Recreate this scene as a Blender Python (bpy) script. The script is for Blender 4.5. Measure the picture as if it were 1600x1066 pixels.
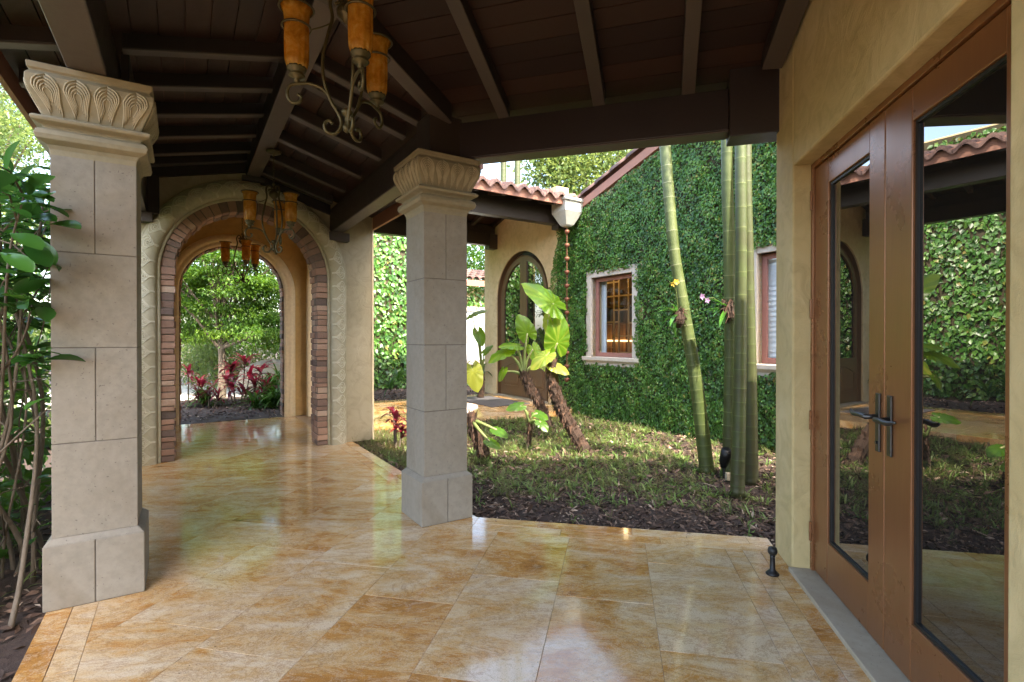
import bpy, math, random
import numpy as np
random.seed(7); rng = np.random.default_rng(7)
scn = bpy.context.scene
for o in list(bpy.data.objects): bpy.data.objects.remove(o)

# ------------------------------------------------------------------ camera, sky, sun, exposure
cam_d = bpy.data.cameras.new("camera"); cam = bpy.data.objects.new("camera", cam_d)
scn.collection.objects.link(cam); scn.camera = cam
cam.location = (0, 0, 1.4); cam.rotation_euler = (math.radians(90 - 0.3), 0, 0)
cam_d.sensor_width = 36; cam_d.lens = 18.0; cam_d.clip_start = 0.05; cam_d.clip_end = 2000
SUN_DIR = np.array([0.30, -0.46, 0.68]); SUN_DIR = SUN_DIR / np.linalg.norm(SUN_DIR)
world = bpy.data.worlds.new("World"); scn.world = world; world.use_nodes = True
wt = world.node_tree; bg = wt.nodes["Background"]
sky = wt.nodes.new("ShaderNodeTexSky"); sky.sky_type = 'NISHITA'; sky.sun_disc = False
sky.sun_elevation = math.asin(SUN_DIR[2]); sky.sun_rotation = math.atan2(SUN_DIR[0], SUN_DIR[1])
sky.air_density = 1.0; sky.dust_density = 3.0; sky.ozone_density = 0.5
wt.links.new(sky.outputs[0], bg.inputs[0]); bg.inputs[1].default_value = 0.15
sun_d = bpy.data.lights.new("sun", 'SUN'); sun = bpy.data.objects.new("sun", sun_d); scn.collection.objects.link(sun)
sun_d.energy = 2.0; sun_d.angle = math.radians(0.55); sun_d.color = (1.0, 0.93, 0.82)
from mathutils import Vector
sun.rotation_euler = Vector(SUN_DIR).to_track_quat('Z', 'Y').to_euler()
scn.view_settings.view_transform = 'Standard'; scn.view_settings.look = 'None'
scn.view_settings.use_white_balance = True; scn.view_settings.white_balance_temperature = 6950
scn.view_settings.exposure = 3.25; scn.view_settings.gamma = 1.0
scn.render.engine = 'CYCLES'
scn.cycles.use_denoising = True
scn.cycles.max_bounces = 7; scn.cycles.diffuse_bounces = 4; scn.cycles.glossy_bounces = 4
scn.cycles.transparent_max_bounces = 8; scn.cycles.transmission_bounces = 4
scn.cycles.caustics_reflective = False; scn.cycles.caustics_refractive = False
scn.cycles.sample_clamp_indirect = 6.0

# ------------------------------------------------------------------ frames
def frame(deg):
    t = math.radians(deg); a = np.array([math.sin(t), math.cos(t)]); n = np.array([a[1], -a[0]])
    def f(s, d, z=0.0): q = n * s + a * d; return (float(q[0]), float(q[1]), float(z))
    f.n, f.a = n, a
    return f
W = frame(-32.7)    # walkway frame: s across, d along
A = frame(11.5)     # house wall frame: n out of the wall plane, a along it
B = frame(16.5)     # near roof frame
I = lambda x, y, z=0.0: (x, y, z)
def at(px, py, Y):  # a picture point at depth Y
    p = math.radians(-0.3); x = (px - 800) / 800; v = (533 - py) / 800
    y = math.cos(p) - v * math.sin(p); z = math.sin(p) + v * math.cos(p); k = Y / y
    return np.array([x * k, Y, 1.4 + z * k])

# ------------------------------------------------------------------ mesh builder
class MB:
    def __init__(s): s.v = []; s.f = []; s.t = []
    def add(s, vs, fs, t=0.5):
        b = len(s.v); s.v += [tuple(map(float, p)) for p in vs]
        s.f += [tuple(b + i for i in f) for f in fs]; s.t += [t] * len(fs) if np.isscalar(t) else list(t)
        return s
    def box(s, F, a, b, c, t=0.5):
        vs = [F(x, y, z) for z in c for y in b for x in a]
        return s.add(vs, [(0, 2, 3, 1), (4, 5, 7, 6), (0, 1, 5, 4), (2, 6, 7, 3), (0, 4, 6, 2), (1, 3, 7, 5)], t)
    def prism(s, poly, zb, zt, t=0.5):
        n = len(poly); zb = zb if callable(zb) else (lambda x, y, q=zb: q); zt = zt if callable(zt) else (lambda x, y, q=zt: q)
        vs = [(x, y, zb(x, y)) for x, y in poly] + [(x, y, zt(x, y)) for x, y in poly]
        ar = sum(poly[i][0] * poly[(i + 1) % n][1] - poly[(i + 1) % n][0] * poly[i][1] for i in range(n))
        o = list(range(n)) if ar > 0 else list(range(n))[::-1]
        fs = [tuple(o[::-1]), tuple(n + i for i in o)] + [(o[i], o[(i + 1) % n], n + o[(i + 1) % n], n + o[i]) for i in range(n)]
        return s.add(vs, fs, t)
    def tube(s, pts, r, n=8, t=0.5, cap=True):
        P = np.array(pts, float); m = len(P); R = np.full(m, r) if np.isscalar(r) else np.array(r, float)
        T = np.gradient(P, axis=0); T /= np.linalg.norm(T, axis=1)[:, None] + 1e-12
        u = np.cross(T[0], [0, 0, 1.0]);
        if np.linalg.norm(u) < 1e-3: u = np.cross(T[0], [1.0, 0, 0])
        vs = []
        for i in range(m):
            u = u - T[i] * (u @ T[i]); u /= np.linalg.norm(u) + 1e-12; w = np.cross(T[i], u)
            for k in range(n):
                a = 2 * math.pi * k / n; vs.append(P[i] + R[i] * (math.cos(a) * u + math.sin(a) * w))
        fs = [(i * n + k, i * n + (k + 1) % n, (i + 1) * n + (k + 1) % n, (i + 1) * n + k) for i in range(m - 1) for k in range(n)]
        tt = [t] * len(fs) if np.isscalar(t) else [t[i] for i in range(m - 1) for k in range(n)]
        if cap: fs += [tuple(range(n))[::-1], tuple((m - 1) * n + k for k in range(n))]; tt += [tt[0], tt[-1]]
        return s.add(vs, fs, tt)
    def lathe(s, c, prof, n=16, t=0.5):
        vs = [(c[0] + r * math.cos(2 * math.pi * k / n), c[1] + r * math.sin(2 * math.pi * k / n), c[2] + z) for r, z in prof for k in range(n)]
        m = len(prof)
        fs = [(i * n + k, i * n + (k + 1) % n, (i + 1) * n + (k + 1) % n, (i + 1) * n + k) for i in range(m - 1) for k in range(n)]
        fs += [tuple(range(n))[::-1], tuple((m - 1) * n + k for k in range(n))]
        return s.add(vs, fs, t)
    def loft(s, rings, t=0.5, cap=True):   # closed rings with equal counts
        n = len(rings[0]); m = len(rings); vs = [p for r in rings for p in r]
        fs = [(i * n + k, i * n + (k + 1) % n, (i + 1) * n + (k + 1) % n, (i + 1) * n + k) for i in range(m - 1) for k in range(n)]
        if cap: fs += [tuple(range(n))[::-1], tuple((m - 1) * n + k for k in range(n))]
        return s.add(vs, fs, t)
    def grid(s, G, t=0.5):                  # G: rows x cols x 3
        G = np.array(G, float); a, b = G.shape[:2]
        return s.add(G.reshape(-1, 3), [(i * b + j, i * b + j + 1, (i + 1) * b + j + 1, (i + 1) * b + j) for i in range(a - 1) for j in range(b - 1)], t)
    def tris(s, V, F, T): s.raw = (np.asarray(V, float), np.asarray(F, int), np.asarray(T, float)); return s
    def build(s, name, m, parent=None, smooth=False, bevel=0, loc=None):
        me = bpy.data.meshes.new(name)
        if hasattr(s, 'raw'):
            V, F, T = s.raw; k = F.shape[1]
            me.vertices.add(len(V)); me.vertices.foreach_set("co", V.ravel())
            me.loops.add(F.size); me.loops.foreach_set("vertex_index", F.ravel().astype(np.int32))
            me.polygons.add(len(F)); me.polygons.foreach_set("loop_start", np.arange(0, F.size, k, dtype=np.int32))
            me.update(calc_edges=True); tint = T
        else:
            V = np.array(s.v) - (np.array(loc) if loc is not None else 0)
            me.from_pydata(V.tolist(), [], s.f); tint = np.array(s.t, float)
        at_ = me.attributes.new("tint", 'FLOAT', 'FACE'); at_.data.foreach_set("value", tint.astype(np.float32))
        me.materials.append(m)
        if smooth: me.shade_smooth()
        o = bpy.data.objects.new(name, me); scn.collection.objects.link(o)
        if loc is not None: o.location = loc
        if parent is not None:
            o.parent = parent
            if loc is None: o.location = -Vector(parent.location) if parent.type == 'EMPTY' else (0, 0, 0)
        if bevel:
            b = o.modifiers.new("bevel", 'BEVEL'); b.width = bevel; b.segments = 2; b.limit_method = 'ANGLE'; b.angle_limit = math.radians(40)
        return o
def tag(o, label=None, cat=None, group=None, kind=None):
    if label: o["label"] = label
    if cat: o["category"] = cat
    if group: o["group"] = group
    if kind: o["kind"] = kind
    return o
def thing(name, label, cat, loc=(0, 0, 0), group=None):
    o = bpy.data.objects.new(name, None); scn.collection.objects.link(o); o.empty_display_size = 0.1
    o.location = tuple(map(float, loc)); return tag(o, label, cat, group)
def struct(o): o["kind"] = "structure"; return o
def clip(poly, conv):
    """clip polygon by a convex polygon (both lists of xy)"""
    ar = sum(conv[i][0] * conv[(i + 1) % len(conv)][1] - conv[(i + 1) % len(conv)][0] * conv[i][1] for i in range(len(conv)))
    c = conv if ar > 0 else conv[::-1]
    out = [tuple(p) for p in poly]
    for i in range(len(c)):
        a, b = c[i], c[(i + 1) % len(c)]; inp = out; out = []
        side = lambda p: (b[0] - a[0]) * (p[1] - a[1]) - (b[1] - a[1]) * (p[0] - a[0])
        for j in range(len(inp)):
            p, q = inp[j], inp[(j + 1) % len(inp)]; sp, sq = side(p), side(q)
            if sp >= 0: out.append(p)
            if (sp >= 0) != (sq >= 0):
                t = sp / (sp - sq); out.append((p[0] + t * (q[0] - p[0]), p[1] + t * (q[1] - p[1])))
        if len(out) < 3: return []
    res = [out[0]]
    for p in out[1:]:
        if abs(p[0] - res[-1][0]) + abs(p[1] - res[-1][1]) > 1e-5: res.append(p)
    if len(res) > 1 and abs(res[0][0] - res[-1][0]) + abs(res[0][1] - res[-1][1]) < 1e-5: res.pop()
    return res if len(res) >= 3 else []
def xy(F, *pts): return [F(a, b)[:2] for a, b in pts]
def rect(F, a0, a1, b0, b1): return xy(F, (a0, b0), (a1, b0), (a1, b1), (a0, b1))
def spline(pts, n=8):
    P = np.array(pts, float); m = len(P); out = []
    Q = np.vstack([2 * P[0] - P[1], P, 2 * P[-1] - P[-2]])
    for i in range(1, m):
        p0, p1, p2, p3 = Q[i - 1], Q[i], Q[i + 1], Q[i + 2]
        for k in range(n):
            t = k / n
            out.append(0.5 * (2 * p1 + (p2 - p0) * t + (2 * p0 - 5 * p1 + 4 * p2 - p3) * t * t + (3 * p1 - p0 - 3 * p2 + p3) * t ** 3))
    out.append(P[-1]); return np.array(out)

# ------------------------------------------------------------------ materials
class NT:
    def __init__(s, name):
        s.m = bpy.data.materials.new(name); s.m.use_nodes = True; s.t = s.m.node_tree
        s.b = s.t.nodes["Principled BSDF"]; s.out = s.t.nodes["Material Output"]
    def n(s, ty, **kw):
        nd = s.t.nodes.new("ShaderNode" + ty)
        for k, v in kw.items():
            if k.startswith("_"): setattr(nd, k[1:], v)
            else: s.set(nd, k.replace("__", " "), v)
        return nd
    def set(s, nd, key, v):
        inp = nd.inputs[int(key[1:])] if key[0] == "i" and key[1:].isdigit() else nd.inputs[key]
        if hasattr(v, "is_output") or isinstance(v, bpy.types.NodeSocket): s.t.links.new(v, inp)
        elif isinstance(v, bpy.types.Node): s.t.links.new(v.outputs[0], inp)
        else: inp.default_value = (*v, 1.0) if isinstance(v, tuple) and len(v) == 3 and inp.type == 'RGBA' else v
    def coord(s, scale=(1, 1, 1), rot=0.0, kind="Object"):
        c = s.n("TexCoord"); return s.n("Mapping", i0=c.outputs[kind], Scale=scale, Rotation=(0, 0, rot))
    def noise(s, vec, scale, detail=6.0, rough=0.6, dist=0.0, w=None):
        nd = s.n("TexNoise", Scale=scale, Detail=detail, Roughness=rough, Distortion=dist)
        if w is not None: nd.noise_dimensions = '4D'; s.set(nd, "W", w)
        s.set(nd, "Vector", vec); return nd.outputs[0]
    def ramp(s, fac, stops):
        nd = s.n("ValToRGB", Fac=fac); e = nd.color_ramp.elements
        while len(e) < len(stops): e.new(0.5)
        for el, (p, c) in zip(e, stops): el.position = p; el.color = (*c, 1) if len(c) == 3 else c
        return nd.outputs[0]
    def mix(s, fac, a, b, mode='MIX'):
        nd = s.n("Mix", _data_type='RGBA', _blend_type=mode); nd.clamp_factor = True
        s.set(nd, "i0", fac); s.set(nd, "i6", a); s.set(nd, "i7", b); return nd.outputs[2]
    def math(s, op, a, b=0.0):
        nd = s.n("Math", _operation=op); s.set(nd, "i0", a); s.set(nd, "i1", b); return nd.outputs[0]
    def tint(s): return s.n("Attribute", _attribute_name="tint").outputs["Fac"]
    def bump(s, h, strength=0.3, dist=0.02):
        s.set(s.b, "Normal", s.n("Bump", Height=h, Strength=strength, Distance=dist)); return s
    def fin(s, **kw):
        for k, v in kw.items(): s.set(s.b, k.replace("__", " "), v)
        return s.m
def bw(v): return (v, v, v)

def m_travertine():
    t = NT("travertine"); ti = t.tint(); w = t.math('MULTIPLY', ti, 19.0)
    c = t.coord((0.80, 1.75, 1)); t.set(c, 'Rotation', t.n('CombineXYZ', Z=t.math('ADD', t.math('MULTIPLY', ti, 1.0), -0.45)).outputs[0]); c2 = t.coord((1, 1, 1))
    n1 = t.noise(c, 1.35, 11, 0.64, 2.1, w); n2 = t.noise(c, 4.2, 12, 0.74, 1.9, w); n3 = t.noise(c2, 30, 5, 0.6)
    f = t.math('ADD', t.math('MULTIPLY', n1, 0.70), t.math('MULTIPLY', n2, 0.30))
    f = t.math('ADD', f, t.math('MULTIPLY', t.math('SUBTRACT', ti, 0.42), 0.11))
    col = t.ramp(f, [(0.30, (0.16, 0.065, 0.018)), (0.37, (0.36, 0.155, 0.035)), (0.43, (0.50, 0.235, 0.06)), (0.48, (0.56, 0.325, 0.125)), (0.53, (0.59, 0.395, 0.20)), (0.61, (0.645, 0.495, 0.335))])
    vein = t.ramp(t.noise(c, 3.2, 8, 0.75, 2.0, w), [(0.475, bw(0)), (0.495, bw(1)), (0.505, bw(1)), (0.53, bw(0))])
    col = t.mix(t.math('MULTIPLY', vein, 0.40), col, (0.66, 0.53, 0.37))
    v2 = t.ramp(t.noise(c, 2.1, 10, 0.78, 2.6, t.math('ADD', w, 7.0)), [(0.482, bw(0)), (0.497, bw(1)), (0.503, bw(1)), (0.52, bw(0))]); col = t.mix(t.math('MULTIPLY', v2, 0.55), col, (0.27, 0.115, 0.03))
    col = t.mix(t.ramp(n3, [(0.30, bw(0.35)), (0.44, bw(0))]), col, (0.24, 0.13, 0.06))
    n4 = t.noise(c2, 160, 4, 0.7); col = t.mix(t.ramp(n4, [(0.36, bw(0.5)), (0.48, bw(0))]), col, (0.20, 0.115, 0.06)); col = t.mix(t.ramp(n4, [(0.56, bw(0)), (0.66, bw(0.28))]), col, (0.72, 0.62, 0.46))
    pit = t.ramp(t.noise(c2, 70, 3, 0.5), [(0.65, bw(0)), (0.68, bw(1))])
    zone = t.ramp(t.noise(c, 2.4, 4, 0.6, 0.3, w), [(0.5, bw(0)), (0.62, bw(1))])
    pz = t.math('MULTIPLY', pit, zone)
    col = t.mix(t.math('MULTIPLY', pz, 0.75), col, (0.05, 0.04, 0.04))
    rg = t.math('ADD', t.math('MULTIPLY', n2, 0.13), 0.025)
    t.bump(t.math('SUBTRACT', t.math('MULTIPLY', n1, 0.12), t.math('MULTIPLY', pz, 0.5)), 0.12, 0.004)
    return t.fin(Base__Color=col, Roughness=rg, IOR=1.5)
def m_stone(name, c1, c2, pits=True, rough=0.8, stain=None):
    t = NT(name); c = t.coord(); n1 = t.noise(c, 2.3, 6, 0.6); n2 = t.noise(c, 22, 5, 0.65)
    col = t.mix(n1, c1, c2); col = t.mix(t.ramp(n2, [(0.3, bw(0.35)), (0.6, bw(0))]), col, tuple(x * 0.55 for x in c1))
    col = t.mix(t.math('MULTIPLY', t.tint(), 0.25), col, c2)
    if stain: col = t.mix(t.ramp(t.noise(c, 1.1, 7, 0.62, 0.8), [(0.46, bw(0)), (0.66, bw(0.6))]), col, stain)
    h = n2
    if pits:
        pn = t.ramp(t.noise(c, 85, 2, 0.4), [(0.70, bw(0)), (0.73, bw(1))]); col = t.mix(t.math('MULTIPLY', pn, 0.7), col, (0.10, 0.09, 0.08))
        h = t.math('SUBTRACT', t.math('MULTIPLY', n2, 0.3), pn)
    t.bump(h, 0.5, 0.004); return t.fin(Base__Color=col, Roughness=rough)
def m_stucco(name, c1, c2):
    t = NT(name); c = t.coord(); n1 = t.noise(c, 1.4, 5, 0.55, 0.6); n2 = t.noise(c, 5.5, 6, 0.6, 1.5); n3 = t.noise(c, 120, 3, 0.6)
    col = t.mix(t.ramp(n1, [(0.3, bw(0)), (0.7, bw(1))]), c1, c2); col = t.mix(t.ramp(n2, [(0.33, bw(0.45)), (0.55, bw(0))]), col, tuple(x * 0.70 for x in c1))
    t.bump(t.math('ADD', t.math('MULTIPLY', n2, 1.0), t.math('MULTIPLY', n3, 0.16)), 0.42, 0.02); return t.fin(Base__Color=col, Roughness=0.88)
def m_wood(name, c1, c2, rough=0.45, scale=1.0, hi=None):
    t = NT(name); ti = t.tint(); w = t.math('MULTIPLY', ti, 31.0)
    c = t.coord((3 * scale, 3 * scale, 3 * scale)); n = t.noise(c, 2.0, 8, 0.7, 2.5, w); n2 = t.noise(c, 30, 4, 0.6)
    col = t.mix(n, c1, c2); col = t.mix(t.math('MULTIPLY', ti, 0.55), col, hi or tuple(min(1, x * 1.9) for x in c2))
    t.bump(t.math('ADD', n, t.math('MULTIPLY', n2, 0.4)), 0.18, 0.01)
    return t.fin(Base__Color=col, Roughness=t.math('ADD', t.math('MULTIPLY', n, 0.25), rough - 0.1))
def m_tinted(name, stops, rough=0.8, nscale=9.0, bump=0.4, amt=0.25):
    t = NT(name); c = t.coord(); n = t.noise(c, nscale, 6, 0.65)
    col = t.ramp(t.math('ADD', t.math('MULTIPLY', t.tint(), 1.0 - amt), t.math('MULTIPLY', n, amt)), stops)
    t.bump(t.noise(c, nscale * 4, 5, 0.6), bump, 0.008); return t.fin(Base__Color=col, Roughness=rough)
def m_leaf(name, stops, trans=0.35, rough=0.42, tcol=None):
    t = NT(name); col = t.ramp(t.tint(), stops)
    t.fin(Base__Color=col, Roughness=rough)
    tr = t.n("BsdfTranslucent"); t.set(tr, "Color", t.mix(0.6, col, tcol or tuple(min(1, x * 2.4) for x in stops[-1][1])))
    mx = t.n("MixShader", Fac=trans); t.t.links.new(t.b.outputs[0], mx.inputs[1]); t.t.links.new(tr.outputs[0], mx.inputs[2])
    t.t.links.new(mx.outputs[0], t.out.inputs[0]); return t.m
def m_plain(name, col, rough=0.5, metal=0.0, nb=0.0, ns=30, **kw):
    t = NT(name); c = t.coord(); n = t.noise(c, ns, 5, 0.6)
    cc = t.mix(n, tuple(x * 0.82 for x in col), tuple(min(1, x * 1.15) for x in col))
    if nb: t.bump(n, nb, 0.004)
    return t.fin(Base__Color=cc, Roughness=rough, Metallic=metal, **kw)

M = {}
M['floor'] = m_travertine()
M['grout'] = m_plain("floor_grout", (0.26, 0.17, 0.09), 0.85)
M['stone'] = m_stone("coral_stone", (0.225, 0.20, 0.16), (0.29, 0.265, 0.225), stain=(0.165, 0.126, 0.080))
M['carve'] = m_stone("carved_stone", (0.25, 0.218, 0.148), (0.32, 0.285, 0.20), pits=False, stain=(0.20, 0.17, 0.085))
M['relief'] = m_stone("carved_relief", (0.38, 0.34, 0.24), (0.47, 0.42, 0.31), pits=False, stain=(0.25, 0.215, 0.12))
M['mould'] = m_stone("cream_moulding", (0.74, 0.60, 0.39), (0.80, 0.67, 0.47), pits=False)
M['trim'] = m_stone("window_stone", (0.56, 0.495, 0.42), (0.64, 0.57, 0.49), pits=False)
M['relief2'] = m_stone('carved_relief_pale', (0.48, 0.435, 0.32), (0.57, 0.52, 0.40), pits=False)
M['joint'] = m_plain("stone_joint", (0.12, 0.105, 0.09), 0.9)
M['stucco'] = m_stucco("house_stucco", (0.47, 0.37, 0.175), (0.56, 0.46, 0.26))
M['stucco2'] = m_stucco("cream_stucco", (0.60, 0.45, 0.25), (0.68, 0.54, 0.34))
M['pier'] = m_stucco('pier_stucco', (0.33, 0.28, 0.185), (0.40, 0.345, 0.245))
M['tan'] = m_stucco("tan_plaster", (0.44, 0.28, 0.11), (0.50, 0.33, 0.14))
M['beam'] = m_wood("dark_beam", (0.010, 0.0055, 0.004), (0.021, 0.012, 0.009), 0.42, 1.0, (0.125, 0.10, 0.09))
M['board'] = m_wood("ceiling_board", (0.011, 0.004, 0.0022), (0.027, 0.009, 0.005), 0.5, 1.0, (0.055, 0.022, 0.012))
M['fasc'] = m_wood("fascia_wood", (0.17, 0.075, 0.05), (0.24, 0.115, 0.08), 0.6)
def m_door():
    t = NT("door_paint"); c = t.coord((26, 26, 1.6)); n = t.noise(c, 1.6, 6, 0.7, 0.6); c2 = t.coord(); n2 = t.noise(c2, 3.0, 6, 0.65)
    col = t.mix(n, (0.19, 0.078, 0.032), (0.27, 0.12, 0.05)); col = t.mix(t.ramp(n2, [(0.35, bw(0.18)), (0.6, bw(0))]), col, (0.15, 0.065, 0.03))
    t.bump(t.math('ADD', n, t.math('MULTIPLY', n2, .5)), 0.10, 0.003); return t.fin(Base__Color=col, Metallic=0.3, Roughness=t.math('ADD', t.math('MULTIPLY', n2, 0.22), 0.18))
M['doorw'] = m_door()
M['doord'] = m_wood("dark_door", (0.075, 0.042, 0.02), (0.12, 0.07, 0.035), 0.4)
M['winf'] = m_plain("window_paint", (0.34, 0.15, 0.12), 0.45)
M['gasket'] = m_plain("gasket", (0.012, 0.012, 0.012), 0.5)
M['hand'] = m_plain("bronze", (0.085, 0.085, 0.085), 0.38, 0.9, 0.1, 40)
M['iron'] = m_plain("antique_iron", (0.085, 0.068, 0.028), 0.45, 0.5, 0.25, 60)
M['black'] = m_plain("black_metal", (0.02, 0.02, 0.022), 0.45, 0.5, 0.1)
M['brick'] = m_tinted("old_brick", [(0.0, (0.08, 0.062, 0.055)), (0.25, (0.16, 0.105, 0.085)), (0.5, (0.29, 0.165, 0.115)), (0.75, (0.39, 0.235, 0.165)), (1.0, (0.48, 0.37, 0.28))], 0.85, 14, 0.9)
M['mortar'] = m_plain("mortar", (0.12, 0.095, 0.075), 0.9, 0, 0.4, 50)
M['tile'] = m_tinted("clay_tile", [(0.0, (0.04, 0.026, 0.023)), (0.4, (0.095, 0.052, 0.043)), (0.7, (0.15, 0.085, 0.068)), (1.0, (0.25, 0.18, 0.145))], 0.8, 7, 0.5, 0.45)
M['mulch'] = m_tinted("mulch_soil", [(0.0, (0.018, 0.012, 0.01)), (0.5, (0.05, 0.032, 0.025)), (1.0, (0.095, 0.062, 0.045))], 0.95, 26, 1.0, 0.9)
M['chip'] = m_tinted("mulch_chip", [(0.0, (0.025, 0.015, 0.011)), (0.4, (0.09, 0.052, 0.036)), (0.75, (0.24, 0.155, 0.11)), (1.0, (0.55, 0.45, 0.35))], 0.85, 30, 0.3, 0.15)
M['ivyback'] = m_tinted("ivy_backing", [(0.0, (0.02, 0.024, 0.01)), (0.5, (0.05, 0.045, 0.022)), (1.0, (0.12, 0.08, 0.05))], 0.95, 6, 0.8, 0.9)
M['ivy'] = m_leaf("ivy_leaf", [(0.0, (0.014, 0.058, 0.012)), (0.5, (0.058, 0.18, 0.028)), (0.85, (0.14, 0.29, 0.05)), (1.0, (0.24, 0.21, 0.05))], 0.22, 0.35)
M['leaf'] = m_leaf("tree_leaf", [(0.0, (0.012, 0.045, 0.006)), (0.5, (0.04, 0.115, 0.010)), (1.0, (0.11, 0.20, 0.015))], 0.4, 0.5)
M['leafp'] = m_leaf("pale_tree_leaf", [(0.0, (0.025, 0.06, 0.012)), (0.5, (0.07, 0.125, 0.022)), (1.0, (0.17, 0.21, 0.055))], 0.4, 0.5)
M['bush'] = m_leaf("glossy_leaf", [(0.0, (0.012, 0.045, 0.010)), (0.5, (0.028, 0.10, 0.016)), (1.0, (0.07, 0.19, 0.028))], 0.25, 0.25)
M['taro'] = m_leaf("taro_leaf", [(0.0, (0.035, 0.115, 0.008)), (0.6, (0.10, 0.225, 0.012)), (1.0, (0.32, 0.34, 0.05))], 0.5, 0.35, (0.55, 0.75, 0.05))
M['grass'] = m_leaf("weed_leaf", [(0.0, (0.13, 0.068, 0.04)), (0.35, (0.065, 0.10, 0.02)), (0.7, (0.085, 0.175, 0.026)), (1.0, (0.22, 0.29, 0.09))], 0.3, 0.5)
M['red'] = m_leaf("red_leaf", [(0.0, (0.022, 0.008, 0.010)), (0.5, (0.08, 0.008, 0.014)), (1.0, (0.30, 0.012, 0.03))], 0.3, 0.35, (0.8, 0.05, 0.12))
M['fern'] = m_leaf("fern_leaf", [(0.0, (0.010, 0.04, 0.006)), (0.5, (0.03, 0.095, 0.011)), (1.0, (0.08, 0.17, 0.018))], 0.3, 0.4)
M['bark'] = m_tinted("bark", [(0.0, (0.05, 0.037, 0.027)), (0.5, (0.115, 0.09, 0.065)), (1.0, (0.22, 0.18, 0.14))], 0.9, 9, 0.9, 0.6)
M['tbark'] = m_tinted("taro_bark", [(0.0, (0.016, 0.009, 0.006)), (0.5, (0.045, 0.024, 0.015)), (0.8, (0.12, 0.06, 0.036)), (1.0, (0.26, 0.16, 0.11))], 0.9, 22, 0.9, 0.5)
M['palm'] = m_tinted("palm_stem", [(0.0, (0.045, 0.032, 0.015)), (0.3, (0.042, 0.048, 0.014)), (0.5, (0.055, 0.08, 0.018)), (0.72, (0.12, 0.15, 0.05)), (1.0, (0.34, 0.34, 0.26))], 0.5, 5, 0.25, 0.42)
M['petiole'] = m_tinted("stalk", [(0.0, (0.02, 0.03, 0.012)), (0.5, (0.12, 0.16, 0.04)), (1.0, (0.38, 0.36, 0.16))], 0.5, 12, 0.2, 0.3)
M['copper'] = m_plain("copper", (0.22, 0.09, 0.055), 0.55, 0.5, 0.2, 50)
M['zinc'] = m_stone("cast_leader", (0.40, 0.40, 0.36), (0.50, 0.50, 0.46), pits=False, rough=0.6)
M['mat'] = m_plain("mat_fibre", (0.075, 0.07, 0.075), 0.95, 0, 0.8, 120)
M['conc'] = m_stone("threshold_stone", (0.36, 0.31, 0.23), (0.43, 0.38, 0.295), pits=True, stain=(0.26, 0.20, 0.13))
M['rock'] = m_stone("rough_rock", (0.30, 0.26, 0.20), (0.46, 0.41, 0.33), pits=False)
M['white'] = m_plain("blind_white", (0.72, 0.76, 0.80), 0.6)
M['pave'] = m_stone("driveway", (0.50, 0.46, 0.40), (0.62, 0.58, 0.52), pits=False)
M['glassdark'] = NT("reflective_glass").fin(Base__Color=(0.012, 0.011, 0.010), Roughness=0.0, IOR=2.7)
def m_clear():
    t = NT("window_glass"); tr = t.n("BsdfTransparent", Color=(0.93, 0.96, 0.97)); gl = t.n("BsdfGlossy", Color=(1.0, 1.0, 1.0), Roughness=0.0)
    fr = t.n("Fresnel", IOR=1.45); mx = t.n("MixShader", Fac=t.math('MULTIPLY', fr.outputs[0], 0.22)); t.t.links.new(tr.outputs[0], mx.inputs[1]); t.t.links.new(gl.outputs[0], mx.inputs[2])
    t.t.links.new(mx.outputs[0], t.out.inputs[0]); return t.m
M['glass'] = m_clear()
def m_amber():
    t = NT("amber_glass"); c = t.coord(); n = t.noise(c, 16, 5, 0.7, 0.6)
    col = t.ramp(n, [(0.3, (0.52, 0.25, 0.03)), (0.5, (0.78, 0.45, 0.07)), (0.7, (0.92, 0.68, 0.20))])
    t.fin(Base__Color=col, Roughness=0.25); tr = t.n("BsdfTranslucent", Color=col); tp = t.n("BsdfTransparent", Color=col)
    m1 = t.n("MixShader", Fac=0.55); t.t.links.new(t.b.outputs[0], m1.inputs[1]); t.t.links.new(tr.outputs[0], m1.inputs[2])
    m2 = t.n("MixShader", Fac=0.32); t.t.links.new(m1.outputs[0], m2.inputs[1]); t.t.links.new(tp.outputs[0], m2.inputs[2])
    t.t.links.new(m2.outputs[0], t.out.inputs[0]); t.bump(n, 0.4, 0.004); return t.m
M['amber'] = m_amber()
def m_emit(name, col, st):
    t = NT(name); return t.fin(Base__Color=(0.8, 0.8, 0.8), Emission__Color=col, Emission__Strength=st)
M['lamp'] = m_emit("downlight_glow", (1.0, 0.72, 0.38), 9.0)
M['shelf'] = m_emit('shelf_glow', (1.0, 0.62, 0.25), 0.5)
M['inwall'] = m_plain("interior_panel", (0.26, 0.145, 0.075), 0.6)
M['gold'] = m_plain("lattice_bronze", (0.55, 0.38, 0.18), 0.5, 0.2)

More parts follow.
